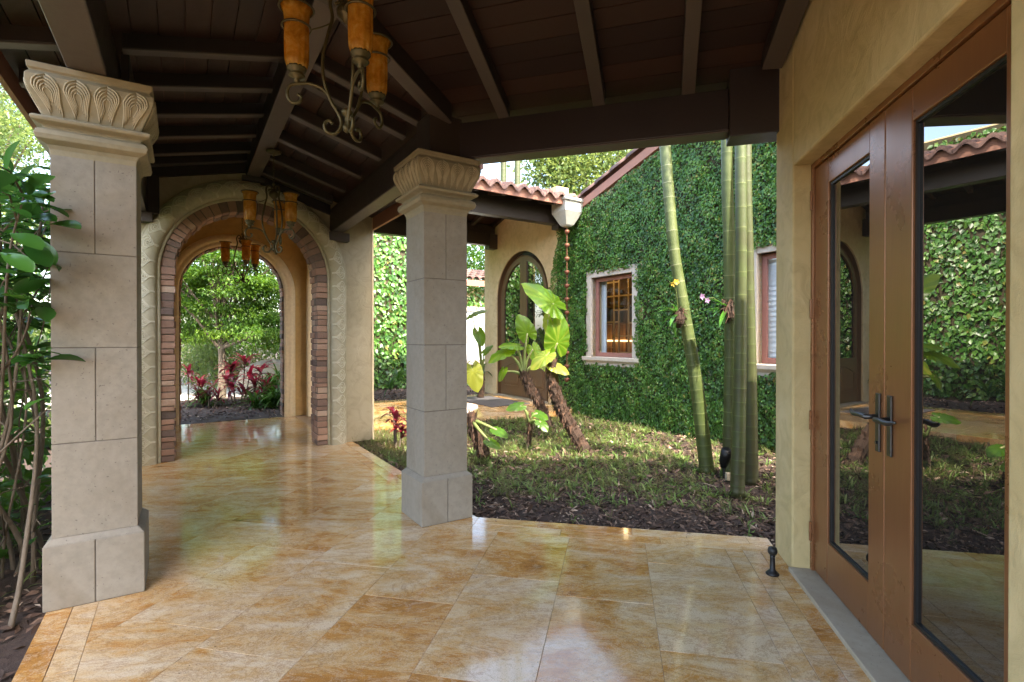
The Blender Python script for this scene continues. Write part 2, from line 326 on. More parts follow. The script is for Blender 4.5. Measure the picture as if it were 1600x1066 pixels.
# ------------------------------------------------------------------ ground, floor
def bed_z(x, y):
    s = x * W.n[0] + y * W.n[1]; d = x * W.a[0] + y * W.a[1]
    m = 0.035 * math.sin(2.1 * x + 1.3 * y) * math.cos(1.7 * y - 0.6 * x) + 0.018 * math.sin(5.3 * x) * math.sin(4.7 * y)
    e = min(max((s - 1.93) / 1.2, 0), 1) if s > 0.6 else min(max((-0.6 - s) / 1.2, 0), 1)
    return -0.045 - 0.075 * e + m * (0.35 + 0.65 * e) + (0.05 if d > 7.4 and s > 3 else 0) * 0
def ground_patch(name, F, a0, a1, b0, b1, step):
    na = int((a1 - a0) / step) + 1; nb = int((b1 - b0) / step) + 1; G = []
    for i in range(na):
        r = []
        for j in range(nb):
            x, y, _ = F(a0 + (a1 - a0) * i / (na - 1), b0 + (b1 - b0) * j / (nb - 1))
            r.append((x, y, bed_z(x, y) + random.gauss(0, 0.010)))
        G.append(r)
    return struct(MB().grid(G).build(name, M['mulch'], smooth=True))
struct(MB().grid([[(-400, -300, -0.30), (400, -300, -0.30)], [(-400, 600, -0.30), (400, 600, -0.30)]]).build("ground", M['mulch']))
ground_patch("garden_bed", W, 1.86, 6.7, -1.0, 7.98, 0.06)
ground_patch("side_bed", W, -3.6, -0.57, 0.5, 7.2, 0.08)
ground_patch("rear_bed", W, -3.2, 3.2, 10.18, 14.2, 0.10)
ground_patch("far_bed", W, 1.9, 9.0, 11.28, 14.6, 0.12)
struct(MB().prism(rect(W, -14, 3.2, 14.25, 19), -0.1, -0.06).build("driveway", M['pave']))

COLS = [1.04, 0.93, 0.82, 0.71]
def slabs(mb, region, inset=0.0008):
    cols = [0.71 - 0.515 * k for k in range(0, 22)]
    for i in range(len(cols) - 1):
        n1, n0 = cols[i], cols[i + 1]; rr = random.Random(i * 13 + 5); a = -3.5 - rr.random() * 0.9
        while a < 12:
            t = rr.random(); p = clip(rect(A, n0 + inset, n1 - inset, a + inset, a + 0.92 - inset), region)
            a += 0.92
            if p: mb.prism(p, -0.02, 0.0, t)
def strips(mb, F, along_first, edges, lo, hi, ln=0.78, seed=1, region=None, inset=0.0014):
    rr = random.Random(seed)
    for e0, e1 in zip(edges[:-1], edges[1:]):
        a = lo - rr.random() * ln
        while a < hi:
            b = a + ln * (0.8 + 0.5 * rr.random()); u0, u1 = max(a, lo) + inset, min(b, hi) - inset
            if u1 - u0 > 0.02:
                q = rect(F, min(e0, e1) + inset, max(e0, e1) - inset, u0, u1) if along_first else rect(F, u0, u1, min(e0, e1) + inset, max(e0, e1) - inset)
                for reg in (region or [None]):
                    p = clip(q, reg) if reg else q
                    if p: mb.prism(p, -0.02, 0.0, rr.random())
            a = b
fl = MB()
Cn, Ca = 0.0, 0.0
cx, cy, _ = W(1.93, 3.52); Cn = cx * A.n[0] + cy * A.n[1]; Ca = cx * A.a[0] + cy * A.a[1]   # corner of the paving by the middle pillar
E1 = Ca - 0.13; E2 = Ca - 0.26
walk = xy(W, (-0.38, 9.88), (1.69, 9.88), (1.69, 3.60), (-0.38, 2.4))
P1 = W(1.69, 3.60)[:2]; P0 = W(-0.38, 2.4)[:2]
near = [P1, A(Cn + 0.02, E2)[:2], A(0.71, E2)[:2], A(0.71, -3.2)[:2], A(-3.2, -3.2)[:2], P0]
# keep the near piece convex by splitting it
nearA = [P1, A(Cn + 0.02, E2)[:2], A(Cn + 0.02, -3.2)[:2], A(-3.2, -3.2)[:2], P0]
nearB = [A(Cn + 0.02, E2)[:2], A(0.71, E2)[:2], A(0.71, -3.2)[:2], A(Cn + 0.02, -3.2)[:2]]
for reg in (walk, nearA, nearB): slabs(fl, reg)
strips(fl, W, True, [1.69, 1.81, 1.93], 3.60, 7.0, seed=3)
strips(fl, A, False, [Ca, E1, E2], Cn + 0.02, 1.04, seed=4)
fl.prism([W(1.69, 3.60)[:2], W(1.93, 3.60)[:2], W(1.93, 3.52)[:2], A(Cn + 0.02, Ca)[:2], A(Cn + 0.02, E2)[:2]], -0.02, 0.0, 0.6)
strips(fl, A, True, COLS, -3.2, E2, seed=5)
strips(fl, W, True, [-0.595, -0.487, -0.38], 2.4, 9.88, seed=6)
floor = struct(fl.build("floor", M['floor'], bevel=0.0012))
struct(MB().prism([W(-0.59, 9.88)[:2], W(1.92, 9.88)[:2], W(1.92, 3.53)[:2], A(1.03, Ca - 0.01)[:2], A(1.03, -3.2)[:2], W(-0.59, -2.0)[:2]], -0.2, -0.004).build("floor_bedding", M['grout']))
w2 = MB()
for i, (d0) in enumerate([7.92 + 0.56 * k for k in range(6)]):
    rr = random.Random(40 + i); s = 1.95 - rr.random()
    while s < 6.62:
        p = clip(rect(W, s + .0015, s + 0.898, d0 + .0015, d0 + 0.5585), rect(W, 1.95, 6.62, 7.92, 11.25)); s += 0.9
        if p: w2.prism(p, -0.12, 0.0, rr.random())
struct(w2.build("path", M['floor'], bevel=0.0012))

# ------------------------------------------------------------------ stone pillars (the same build twice)
def sq(h, z, o=(0, 0)): return [(o[0] + a * h, o[1] + b * h, z) for a, b in ((-1, -1), (1, -1), (1, 1), (-1, 1))]
def blocks(h, z0, z1, split, g=0.0022, tr=random.Random(3)):
    mb = MB()
    if split == 0: mb.box(I, (-h, h), (-h, h), (z0 + g, z1 - g), tr.random())
    elif split == 1:
        mb.box(I, (-h, -g), (-h, h), (z0 + g, z1 - g), tr.random()); mb.box(I, (g, h), (-h, h), (z0 + g, z1 - g), tr.random())
    else:
        mb.box(I, (-h, h), (-h, -g), (z0 + g, z1 - g), tr.random()); mb.box(I, (-h, h), (g, h), (z0 + g, z1 - g), tr.random())
    return mb
def bell(z):   # half width of the capital against height above its foot
    pts = [(0, .180), (.03, .184), (.05, .194), (.068, .228), (.09, .235), (.112, .228), (.13, .200), (.142, .210), (.155, .243), (.17, .249), (.18, .238), (.186, .204),
           (.22, .214), (.27, .238), (.31, .255), (.345, .263), (.37, .262), (.385, .252), (.392, .245), (.40, .245), (.404, .255), (.43, .258), (.436, .255)]
    for (a, p), (b, q) in zip(pts, pts[1:]):
        if z <= b: return p + (q - p) * (z - a) / (b - a)
    return pts[-1][1]
BELLZ = [0, .03, .05, .06, .068, .078, .09, .102, .112, .122, .13, .142, .148, .155, .163, .17, .18, .186, .20, .22, .245, .27, .29, .31, .33, .345, .36, .37, .385, .392, .40, .404, .42, .43, .436]
def make_pillar(label, loc):
    t = thing("stone_pillar", label, "pillar", loc, "carved stone pillars of the loggia")
    t.rotation_euler = (0, 0, math.radians(32.7))
    L = (0, 0, 0)
    b = blocks(0.212, 0.0, 0.335, 1); b.loft([sq(0.2115, 0.333), sq(0.182, 0.362)])
    b.build("base", M['stone'], t, bevel=0.004, loc=L)
    s = MB(); zs = [(0.36, 0.85, 2), (0.85, 1.35, 1), (1.35, 1.85, 2), (1.85, 2.355, 1), (2.355, 2.44, 2)]
    for z0, z1, sp in zs:
        q = blocks(0.180, z0, z1, sp); s.add(q.v, q.f, q.t)
    sh = s.build("shaft", M['stone'], t, bevel=0.0025, loc=L)
    MB().box(I, (-.2075, .2075), (-.2075, .2075), (0.0, 0.333)).box(I, (-.1765, .1765), (-.1765, .1765), (0.334, 2.42)).build("joint_filling", M['joint'], t, loc=L)
    c = MB().loft([sq(bell(z), 2.345 + z) for z in BELLZ])
    cap = c.build("capital", M['carve'], t, bevel=0.004, loc=L)
    lv = MB()      # four wing-like leaves carved on each face
    for k in range(4):
        R = lambda x, y: [(x, -y), (y, x), (-x, y), (-y, -x)][k]
        for j in range(4):
            u0 = (-0.75 + 0.5 * j)
            for lay in range(5):
                wd = 0.215 * (1 - 0.17 * lay); top = 0.378 - 0.016 * lay; bot = 0.196 + 0.014 * lay
                for sgn in (-1, 1):
                    pts = []
                    for q in range(13):
                        v = q / 12; zz = top - (top - bot) * v
                        prof = math.sqrt(math.sin(min(1, v * 2.4) * math.pi / 2)) * (1 - 0.55 * max(0, v - 0.35) / 0.65) + (0.0 if lay else 0.12 * max(0, v - .75) * 4)
                        h = bell(zz); x = (u0 + sgn * wd * prof) * (h - 0.012); xx, yy = R(x, h + 0.003); pts.append((xx, yy, 2.345 + zz))
                    lv.tube(pts, [0.0050 - 0.0005 * lay] * 11 + [0.003, 0.002], 5)
    lv.build("leaf_carving", M['relief'], cap, smooth=True, loc=L)  # paler than the capital behind, so relief shading is put into the colour
    return t
pa = make_pillar("large foreground stone pillar at left edge beside the glossy shrub", W(-0.395, 3.685))
pb = make_pillar("free-standing stone pillar in the middle at the corner of the mulch bed", W(1.69, 3.745))

# ------------------------------------------------------------------ loggia roof
zL = lambda s: 3.28 + 0.235 * (s + 0.335)
zR = lambda s: 3.13 + 0.30 * (1.62 - s)
zN = lambda a: 3.08 + 0.27 * (3.74 - a)
def sof(x, y): return x * W.n[0] + y * W.n[1]
def aof(x, y): return x * B.a[0] + y * B.a[1]
fL = lambda x, y: zL(sof(x, y)); fR = lambda x, y: zR(sof(x, y)); fN = lambda x, y: zN(aof(x, y)); fS = lambda x, y: 3.53 - 0.155 * (2.55 - aof(x, y))
RJ = (0.72, 3.08)
nRJ = float(np.dot(np.array(W(*RJ)[:2]), B.n)); nV = float(np.dot(np.array(W(2.2, 3.885)[:2]), B.n))
regL = xy(W, (-0.98, 7.0), (0.72, 7.0), (0.72, 3.08), (-0.98, 1.1))
regR = xy(W, (0.72, 7.0), (2.2, 7.0), (2.2, 3.885), (0.72, 3.08))
wallN = 1.04
nE1 = A(1.04, 4.15)[:2]; nE2 = A(1.04, 2.2)[:2]
def Bxy(p): return (p[0] * B.n[0] + p[1] * B.n[1], p[0] * B.a[0] + p[1] * B.a[1])
e1 = B(Bxy(A(1.04, 4.2))[0], 4.15)[:2]; e2 = B(Bxy(A(1.04, 2.6))[0], 2.55)[:2]
regN = [W(*RJ)[:2], W(2.2, 3.885)[:2], e1, e2]
regS = [W(*RJ)[:2], e2, A(1.04, -1.2)[:2], A(-2.6, -1.2)[:2], W(-0.98, 1.1)[:2]]
roof = thing("loggia_roof", "dark stained timber roof with exposed rafters and board ceiling over the loggia", "roof", W(0.7, 4.5, 2.78))
RD = 0.105
bd = MB()
def boards(F, along, regs, f, lo, hi, ulo, uhi, seed, w=0.145):
    rr = random.Random(seed); v = lo
    while v < hi:
        q = rect(F, v + .0035, v + w - .0035, ulo, uhi) if along else rect(F, ulo, uhi, v + .0035, v + w - .0035)
        u = 0
        for reg in regs:
            p = clip(q, reg)
            if p: bd.prism(p, lambda x, y: f(x, y) + RD, lambda x, y: f(x, y) + RD + 0.02, rr.random())
        v += w
boards(W, True, [regL], fL, -1.0, 0.74, 0, 7.2, 1); boards(W, True, [regR], fR, 0.72, 2.25, 2, 7.2, 2)
boards(B, False, [regN], fN, 2.5, 4.3, -3, 3, 3); boards(B, False, [regS], fS, -2.2, 2.6, -5, 4, 4)
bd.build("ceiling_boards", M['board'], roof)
top = MB()
for reg, f in ((regL, fL), (regR, fR), (regN, fN), (regS, fS)):
    top.prism(reg, lambda x, y: f(x, y) + RD + 0.024, lambda x, y: f(x, y) + RD + 0.11)
top.build("tile_covering", M['tile'], roof)
def rafter(q, reg, f):
    p = clip(q, reg)
    if p: MB().prism(p, lambda x, y: f(x, y) + .010, lambda x, y: f(x, y) + RD + 0.006, random.uniform(.05, .25)).prism(p, f, lambda x, y: f(x, y) + .010, random.uniform(.85, 1.3)).build("rafter", M['beam'], roof, bevel=0.004)  # pale bottom layer paints the light bounced from the floor onto the underside
rw = 0.043
for d in (4.22, 4.80, 5.38, 5.96, 6.50, 6.88): rafter(rect(W, -0.33, 0.66, d - rw, d + rw), regL, fL)
for d in (3.64, 4.22, 4.80, 5.38, 5.96, 6.50): rafter(rect(W, -0.94, -0.44, d - rw, d + rw), regL, fL)
for d in (2.48, 3.06): rafter(rect(W, -0.94, -0.44, d - rw, d + rw), regL, fL)
for d in (3.92, 4.25, 4.90, 5.56, 6.20, 6.80): rafter(rect(W, 0.78, 1.62, d - rw, d + rw), regR, fR)
for n in (-1.17, -0.45, 0.16): rafter(rect(B, n - rw, n + rw, 2.62, 3.75), regN, fN)
rafter(rect(A, 0.90, 1.02, 2.5, 3.5), regN, lambda x, y: fN(x, y) - 0.03)
# valley rafter from the middle pillar to the ridge
vp = np.array([W(1.72, 3.627, zR(1.72) - 0.03), W(0.70, 3.07, zR(0.70) - 0.03)]); vd = vp[1] - vp[0]; vn = np.array([-vd[1], vd[0], 0]); vn /= np.linalg.norm(vn)
mbv = MB(); mbv.loft([[tuple(p + vn * a + np.array([0, 0, h])) for a, h in ((-.055, 0), (.055, 0), (.055, .17), (-.055, .17))] for p in vp], .15); mbv.loft([[tuple(p + vn * a + np.array([0, 0, h])) for a, h in ((-.056, -.012), (.056, -.012), (.056, -.001), (-.056, -.001))] for p in vp], 1.1); mbv.build("valley_rafter", M['beam'], roof, bevel=0.004)  # second loft: lighter underside, floor bounce put into the colour
MB().box(W, (0.645, 0.795), (3.10, 6.99), (3.37, 3.60), .15).box(W, (0.645, 0.795), (3.10, 6.99), (3.36, 3.37), 1.2).build("ridge_beam", M['beam'], roof, bevel=0.006)  # thin lower box is tinted lighter as painted floor light
MB().prism([B(nRJ - 0.1, 2.46)[:2], B(nRJ + 0.0, 2.62)[:2], B(2.3, 2.62)[:2], B(2.3, 2.46)[:2]], 3.345, 3.66, .6).build("ridge_beam", M['beam'], roof, bevel=0.006)
MB().box(W, (-0.50, -0.335), (0.5, 7.0), (2.797, 3.07), .3).box(W, (-0.50, -0.335), (0.5, 7.0), (2.785, 2.797), 1.3).build("eave_beam", M['beam'], roof, bevel=0.008)  # lower layer carries painted bounce light in its pale tint
MB().box(W, (-0.47, -0.36), (0.5, 6.99), (3.072, zL(-0.45) + 0.01), .2).build("wall_plate", M['beam'], roof)
MB().box(W, (-0.345, -0.30), (4.28, 4.74), (3.03, 3.31), .3).build("blocking", M['beam'], roof)
MB().box(W, (1.63, 1.78), (3.87, 7.0), (2.80, 3.06), .3).box(W, (1.63, 1.78), (3.87, 7.0), (2.79, 2.80), 1.1).build("eave_beam", M['beam'], roof, bevel=0.008)  # pale bottom face imitates light coming up from the paving
MB().box(W, (1.64, 1.77), (3.87, 6.99), (3.062, zR(1.75) + 0.01), .2).build("wall_plate", M['beam'], roof)
nb0 = Bxy(W(1.80, 3.70))[0] + 0.03; nb1 = Bxy(A(1.04, 3.62))[0]
MB().box(B, (nb0, nb1 - 0.30), (3.735, 3.885), (2.807, 3.085), .05).box(B, (nb0, nb1 - 0.30), (3.735, 3.885), (2.795, 2.807), .9).build("eave_beam", M['beam'], roof, bevel=0.008)  # underside layer lightened to imitate floor bounce, body left dark
MB().box(B, (nb1 - 0.30, nb1 + 0.02), (3.70, 3.90), (2.75, 3.21), .15).build("bearing_block", M['beam'], roof, bevel=0.006)
MB().box(B, (nb0, nb1), (3.76, 3.87), (3.087, zN(3.83) + 0.03), .35).build("wall_plate", M['beam'], roof)
MB().box(W, (1.575, 1.845), (3.60, 3.868), (2.78, 3.12), .3).build("corner_post", M['beam'], roof, bevel=0.006)
MB().box(W, (-0.53, -0.30), (3.58, 3.80), (2.782, 2.786), .3).build("bearing_plate", M['beam'], roof)
MB().box(W, (1.60, 1.86), (6.88, 7.0), (2.68, 2.789), .45).build("corbel", M['beam'], roof, bevel=0.004)
MB().box(W, (-0.55, -0.28), (6.86, 7.0), (2.68, 2.784), .45).build("corbel", M['beam'], roof, bevel=0.004)
lg = MB().add([W(s, d, zL(s) + h) for d in (6.945, 6.998) for s, h in ((-.33, -.10), (.64, -.10), (.64, .02), (-.33, .02))], [(0, 1, 2, 3), (7, 6, 5, 4), (0, 4, 5, 1), (1, 5, 6, 2), (2, 6, 7, 3), (3, 7, 4, 0)], .1); lg.build("wall_ledger", M['beam'], roof)
lg = MB().add([W(s, d, zR(s) + h) for d in (6.945, 6.998) for s, h in ((.80, -.10), (1.63, -.10), (1.63, .02), (.80, .02))], [(0, 1, 2, 3), (7, 6, 5, 4), (0, 4, 5, 1), (1, 5, 6, 2), (2, 6, 7, 3), (3, 7, 4, 0)], .1); lg.build("wall_ledger", M['beam'], roof)
MB().box(W, (-0.335, -0.22), (6.90, 7.0), (2.78, 3.20), .2).build("wall_post", M['beam'], roof, bevel=.004)
MB().box(W, (0.60, 0.84), (6.90, 7.0), (3.30, 3.36), .6).build("corbel", M['beam'], roof, bevel=0.004)
MB().box(W, (-1.01, -0.975), (1.1, 7.0), (zL(-.98) - 0.05, zL(-.98) + 0.13), .8).build("fascia", M['fasc'], roof)
MB().box(W, (2.2, 2.235), (3.95, 7.0), (zR(2.2) - 0.06, zR(2.2) + 0.12), .8).build("fascia", M['fasc'], roof)

# ------------------------------------------------------------------ walls with arched openings
def arched(mb, F, along_s, u0, u1, z1, uc, r, spring, w0, w1, n=28, zb=0.0, top=None):
    """a wall from u0..u1, thickness w0..w1, with one arched doorway; top(u) gives the wall head"""
    top = top or (lambda u: z1)
    def V(u, w, z): return F(u, w, z) if along_s else F(w, u, z)
    us = [u0] + [uc - r * math.cos(math.pi * k / n) for k in range(n + 1)] + [u1]
    arc = [None] + [spring + r * math.sin(math.pi * k / n) for k in range(n + 1)] + [None]
    for i in range(len(us) - 1):
        a, b = us[i], us[i + 1]
        if i == 0 or i == len(us) - 2: za = zb_ = zb
        else: za, zb_ = arc[i], arc[i + 1]
        q = [V(a, w0, za), V(b, w0, zb_), V(b, w0, top(b)), V(a, w0, top(a)), V(a, w1, za), V(b, w1, zb_), V(b, w1, top(b)), V(a, w1, top(a))]
        fs = [(0, 1, 2, 3), (5, 4, 7, 6), (3, 2, 6, 7)]
        if not (i == 0 or i == len(us) - 2): fs.append((1, 0, 4, 5))
        if i == 0: fs += [(0, 3, 7, 4)]
        if i == len(us) - 2: fs += [(1, 5, 6, 2)]
        mb.add(q, fs)
    for u in (uc - r, uc + r): mb.add([V(u, w0, zb), V(u, w1, zb), V(u, w1, spring), V(u, w0, spring)], [(0, 1, 2, 3)])
    return mb
def arch_path(uc, r, spring, step=0.03, z0=0.0):
    pts = []; n = max(2, int((spring - z0) / step))
    for i in range(n): pts.append((uc - r, z0 + (spring - z0) * i / n, -1.0, 0.0))
    m = max(6, int(math.pi * r / step))
    for i in range(m + 1):
        a = math.pi - math.pi * i / m; pts.append((uc + r * math.cos(a), spring + r * math.sin(a), math.cos(a), math.sin(a)))
    for i in range(1, n + 1): pts.append((uc + r, spring - (spring - z0) * i / n, 1.0, 0.0))
    return pts   # u, z and outward direction
def band(mb, F, along_s, uc, r, spring, prof, step=0.06, t=0.5):
    """sweep a profile [(outward, w)] along an arch"""
    rows = []
    for u, z, ou, oz in arch_path(uc, r, spring, step):
        rows.append([(F(u + ou * p, w, z + oz * p) if along_s else F(w, u + ou * p, z + oz * p)) for p, w in prof])
    return mb.grid(rows, t)
ves = thing("entry_vestibule", "cream stucco entry pavilion with carved and brick arch at loggia end", "pavilion", W(0.7, 7.0))
UC, SP = 0.69, 2.16
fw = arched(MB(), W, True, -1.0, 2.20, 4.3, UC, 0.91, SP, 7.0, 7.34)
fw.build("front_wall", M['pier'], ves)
# carved cushion surround
R0, R1 = 0.905, 1.145; mid = (R0 + R1) / 2; hw = (R1 - R0) / 2
cs = MB(); prof = [(R0 - R0, 7.0), (0.0, 6.955), (0.022, 6.95), (0.03, 6.957)]
for k in range(13):
    x = -1 + 2 * k / 12; prof.append((0.03 + (R1 - R0 - 0.05) * (k / 12), 6.957 - 0.07 * math.sqrt(max(0, 1 - x * x)) ** 0.9))
prof += [(0.225, 6.957), (0.24, 6.957), (0.24, 7.0)]
band(cs, W, True, UC, R0, SP, prof, 0.05)
sur = cs.build("carved_surround", M['relief'], ves, smooth=True)
rl = MB(); path = arch_path(UC, R0, SP, 0.01); NP = len(path); sp_m = 0.166; k = 0.083
tot = 2 * SP + math.pi * R0; nm = int(tot / sp_m)
def surf(arc, o):   # arc length along the inner edge, o outward 0..0.24
    i = min(NP - 1, max(0, arc / tot * (NP - 1))); a = int(i); b = min(a + 1, NP - 1); f = i - a
    u, z, ou, oz = [path[a][q] * (1 - f) + path[b][q] * f for q in range(4)]
    x = (o - 0.03) / 0.19 * 2 - 1; h = 6.957 - 0.07 * math.sqrt(max(0, 1 - x * x)) ** 0.9 if 0.03 < o < 0.22 else 6.957
    return W(u + ou * o, h - 0.0015, z + oz * o)
for j in range(nm):
    c0 = (j + 0.5) * tot / nm
    for lay in range(3):
        wd = 0.074 * (1 - 0.34 * lay); o1 = 0.214 - 0.024 * lay; o0 = 0.05 + 0.03 * lay
        for sg in (-1, 1):
            pts = []
            for q in range(12):
                v = q / 11; o = o1 - (o1 - o0) * v
                pr = math.sqrt(math.sin(min(1, v * 2.6) * math.pi / 2)) * (1 - 0.93 * min(1, max(0, v - 0.30) / 0.42))
                pts.append(surf(c0 + sg * wd * pr, o))
            rl.tube(pts, 0.0070 if lay == 0 else 0.0048, 5, cap=False)
    for q in (0.135, 0.155, 0.175):
        p = np.array(surf(c0, q)); rl.add([p + np.array(v) * .011 for v in ((1, 0, 0), (-1, 0, 0), (0, 1, 0), (0, -1, 0), (0, 0, 1), (0, 0, -1))], [(0, 2, 4), (2, 1, 4), (1, 3, 4), (3, 0, 4), (2, 0, 5), (1, 2, 5), (3, 1, 5), (0, 3, 5)])
rl.build("leaf_carving", M['relief2'], sur)  # raised lines paler than their ground: painted light and shade of the relief
# brick lining of the arch
def bricks(name, uc, r0, r1, spring, w0, w1, parent, seed, h=0.072, depth=2):
    rr = random.Random(seed); mb = MB(); back = MB()
    tot = 2 * spring + math.pi * r0; a = 0.0
    path = arch_path(uc, 0.0001, 0.0)  # unused
    def loc(arc, r):
        if arc < spring: return (uc - r, arc)
        if arc > tot - spring: return (uc + r, tot - arc)
        th = math.pi - (arc - spring) / r0; return (uc + r * math.cos(th), spring + r * math.sin(th))
    while a < tot - 0.02:
        hh = h * rr.uniform(0.75, 1.3); b = min(a + hh, tot); g = 0.005
        ds = [w0] + ([w0 + (w1 - w0) * (0.5 + rr.uniform(-.15, .15))] if depth == 2 else []) + [w1]
        for m in range(len(ds) - 1):
            j = rr.uniform(-.012, .012); k = rr.uniform(-.012, .010) if m == 0 else 0.004
            q = []
            for w in (ds[m] + k, ds[m + 1] - 0.005):
                for r, c in ((r0 + j, a + g), (r1, a + g), (r1, b - g), (r0 + j, b - g)):
                    u, z = loc(c, r); q.append(W(u, w, z))
            mb.add(q, [(0, 1, 2, 3), (7, 6, 5, 4), (0, 4, 5, 1), (1, 5, 6, 2), (2, 6, 7, 3), (3, 7, 4, 0)], min(1, max(0, rr.gauss(0.5, 0.26))))
        a = b
    br = mb.build(name, M['brick'], parent, bevel=0.006)
    rows = [[W(u + ou * 0.006, w0 + 0.014, z + oz * 0.006), W(u + ou * 0.006, w1 - 0.014, z + oz * 0.006)] for u, z, ou, oz in arch_path(uc, r0 + 0.006, spring, 0.04)]
    rows2 = [[W(u, w0 + 0.014, z), W(u + ou * (r1 - r0 - 0.006), w0 + 0.014, z + oz * (r1 - r0 - 0.006))] for u, z, ou, oz in arch_path(uc, r0 + 0.006, spring, 0.04)]
    MB().grid(rows).add([], []).build("mortar", M['mortar'], br); MB().grid(rows2).build("mortar", M['mortar'], br)
bricks("brick_arch", UC, 0.772, 0.9045, SP, 6.975, 7.345, ves, 11)
# inner room
MB().box(W, (-1.0, -0.30), (7.34, 9.9), (0, 3.7)).build("side_wall", M['tan'], ves)
sw = arched(MB(), W, False, 7.34, 9.9, 4.1, 8.72, 0.98, 2.2, 1.90, 2.20); sw.build("side_wall", M['stucco2'], ves)
UF = 0.73
arched(MB(), W, True, -1.0, 2.20, 4.1, UF, 0.80, 2.19, 9.9, 10.22).build("far_wall", M['tan'], ves)
MB().box(W, (-0.30, 1.90), (7.34, 9.9), (3.62, 3.72)).build("ceiling", M['tan'], ves)
MB().box(W, (-1.0, 2.2), (7.34, 10.22), (4.3, 4.4)).build("roof_slab", M['tile'], ves)
mo = MB(); band(mo, W, True, UF, 0.79, 2.19, [(0.0, 9.95), (0.0, 9.88), (0.02, 9.868), (0.05, 9.868), (0.06, 9.876), (0.08, 9.86), (0.11, 9.852), (0.13, 9.862), (0.145, 9.862), (0.155, 9.875), (0.18, 9.88), (0.18, 9.90)], 0.05)
mo.build("arch_moulding", M['mould'], ves, smooth=True)
bricks("brick_reveal", UF, 0.765, 0.80, 2.19, 9.95, 10.24, ves, 12, depth=1)
sm = MB(); band(sm, W, False, 8.72, 0.95, 2.2, [(0.0, 1.96), (0.0, 1.875), (0.03, 1.865), (0.09, 1.865), (0.11, 1.875), (0.11, 1.90)], 0.08)
sm.build("side_moulding", M['mould'], ves, smooth=True)
bm2 = MB(); bm3 = MB(); rr = random.Random(5)     # outer face of the side opening, rough brick
z = 0.0
while z < 3.1:
    h = rr.uniform(.07, .16)
    for q, (d0, d1) in zip((bm2, bm3), ((7.40, 7.70), (9.72, 10.1))): q.box(W, (2.2, 2.27 + rr.uniform(0, .03)), (d0, d1), (z + .006, z + h - .006), rr.random())
    z += h
bm2.build("brick_quoins", M['brick'], ves, bevel=0.012); bm3.build("brick_quoins", M['brick'], ves, bevel=0.012)
MB().box(W, (2.195, 2.215), (6.985, 7.02), (0.0, 3.9), .9).build("sunlit_edge_strip", M['mould'], ves)  # pale strip that paints direct sun along the pier edge

# ------------------------------------------------------------------ main house with the french doors
house = thing("main_house", "ochre stucco house wall with brown glazed double doors at right edge", "house", A(1.04, 3.0))
hw_ = MB()
O0, O1, OT = 1.63, 3.358, 2.435
hw_.box(A, (1.04, 1.40), (O1, 3.69), (-0.25, 4.4)); hw_.box(A, (1.04, 1.40), (-4.0, O0), (-0.25, 4.4)); hw_.box(A, (1.04, 1.40), (O0, O1), (OT, 4.4))
hw_.build("wall", M['stucco'], house, bevel=0.012)
MB().box(A, (1.40, 5.4), (3.40, 3.69), (-0.25, 4.4)).build("end_wall", M['stucco'], house)
MB().box(A, (1.40, 5.4), (-4.0, 3.40), (4.28, 4.38)).build("roof_slab", M['tile'], house)
DO = 1.15; zT = 2.425
MB().box(A, (1.02, 1.395), (O0, O1), (-0.05, 0.022)).build("threshold", M['conc'], house, bevel=0.006)
df = MB().box(A, (DO - 0.012, DO + 0.08), (3.325, 3.357), (0.022, 2.434)).box(A, (DO - 0.012, DO + 0.08), (1.631, 1.665), (0.022, 2.434)).box(A, (DO - 0.012, DO + 0.08), (1.666, 3.324), (2.402, 2.434))
df.build("door_frame", M['doorw'], house, bevel=0.003)
MB().box(A, (DO + 0.082, DO + 0.12), (1.64, 3.35), (0.022, 2.43)).build("door_backing", M['gasket'], house)
def door_leaf(a0, a1, g0, g1, hinge_hi):
    m = MB(); lo, hi = 0.030, 2.398; gz0, gz1 = 0.262, 2.262
    for s0, s1 in ((a0, g0), (g1, a1)): m.box(A, (DO, DO + 0.05), (s0, s1), (lo, hi))
    m.box(A, (DO + 0.0015, DO + 0.0485), (g0, g1), (lo, gz0)); m.box(A, (DO + 0.0015, DO + 0.0485), (g0, g1), (gz1, hi))
    lf = m.build("door_leaf", M['doorw'], house, bevel=0.004)
    gk = MB(); w = 0.014
    gk.box(A, (DO + 0.012, DO + 0.049), (g0, g0 + w), (gz0, gz1)).box(A, (DO + 0.012, DO + 0.049), (g1 - w, g1), (gz0, gz1)).box(A, (DO + 0.012, DO + 0.049), (g0 + w, g1 - w), (gz0, gz0 + w)).box(A, (DO + 0.012, DO + 0.049), (g0 + w, g1 - w), (gz1 - w, gz1))
    gk.build("gasket", M['gasket'], lf)
    MB().box(A, (DO + 0.022, DO + 0.030), (g0 + w, g1 - w), (gz0 + w, gz1 - w)).build("glass", M['glassdark'], lf)
    ha = a1 if hinge_hi else a0
    for z in (0.20, 0.86, 1.52, 2.16):
        h = MB(); c = A(DO - 0.018, ha + (0.006 if hinge_hi else -0.006)); h.tube([(c[0], c[1], z), (c[0], c[1], z + 0.11)], 0.008, 10); h.build("hinge", M['doorw'], lf, smooth=False)
    return lf
la = door_leaf(2.522, 3.322, 2.662, 3.135, True); lb = door_leaf(1.668, 2.516, 1.812, 2.312, False)
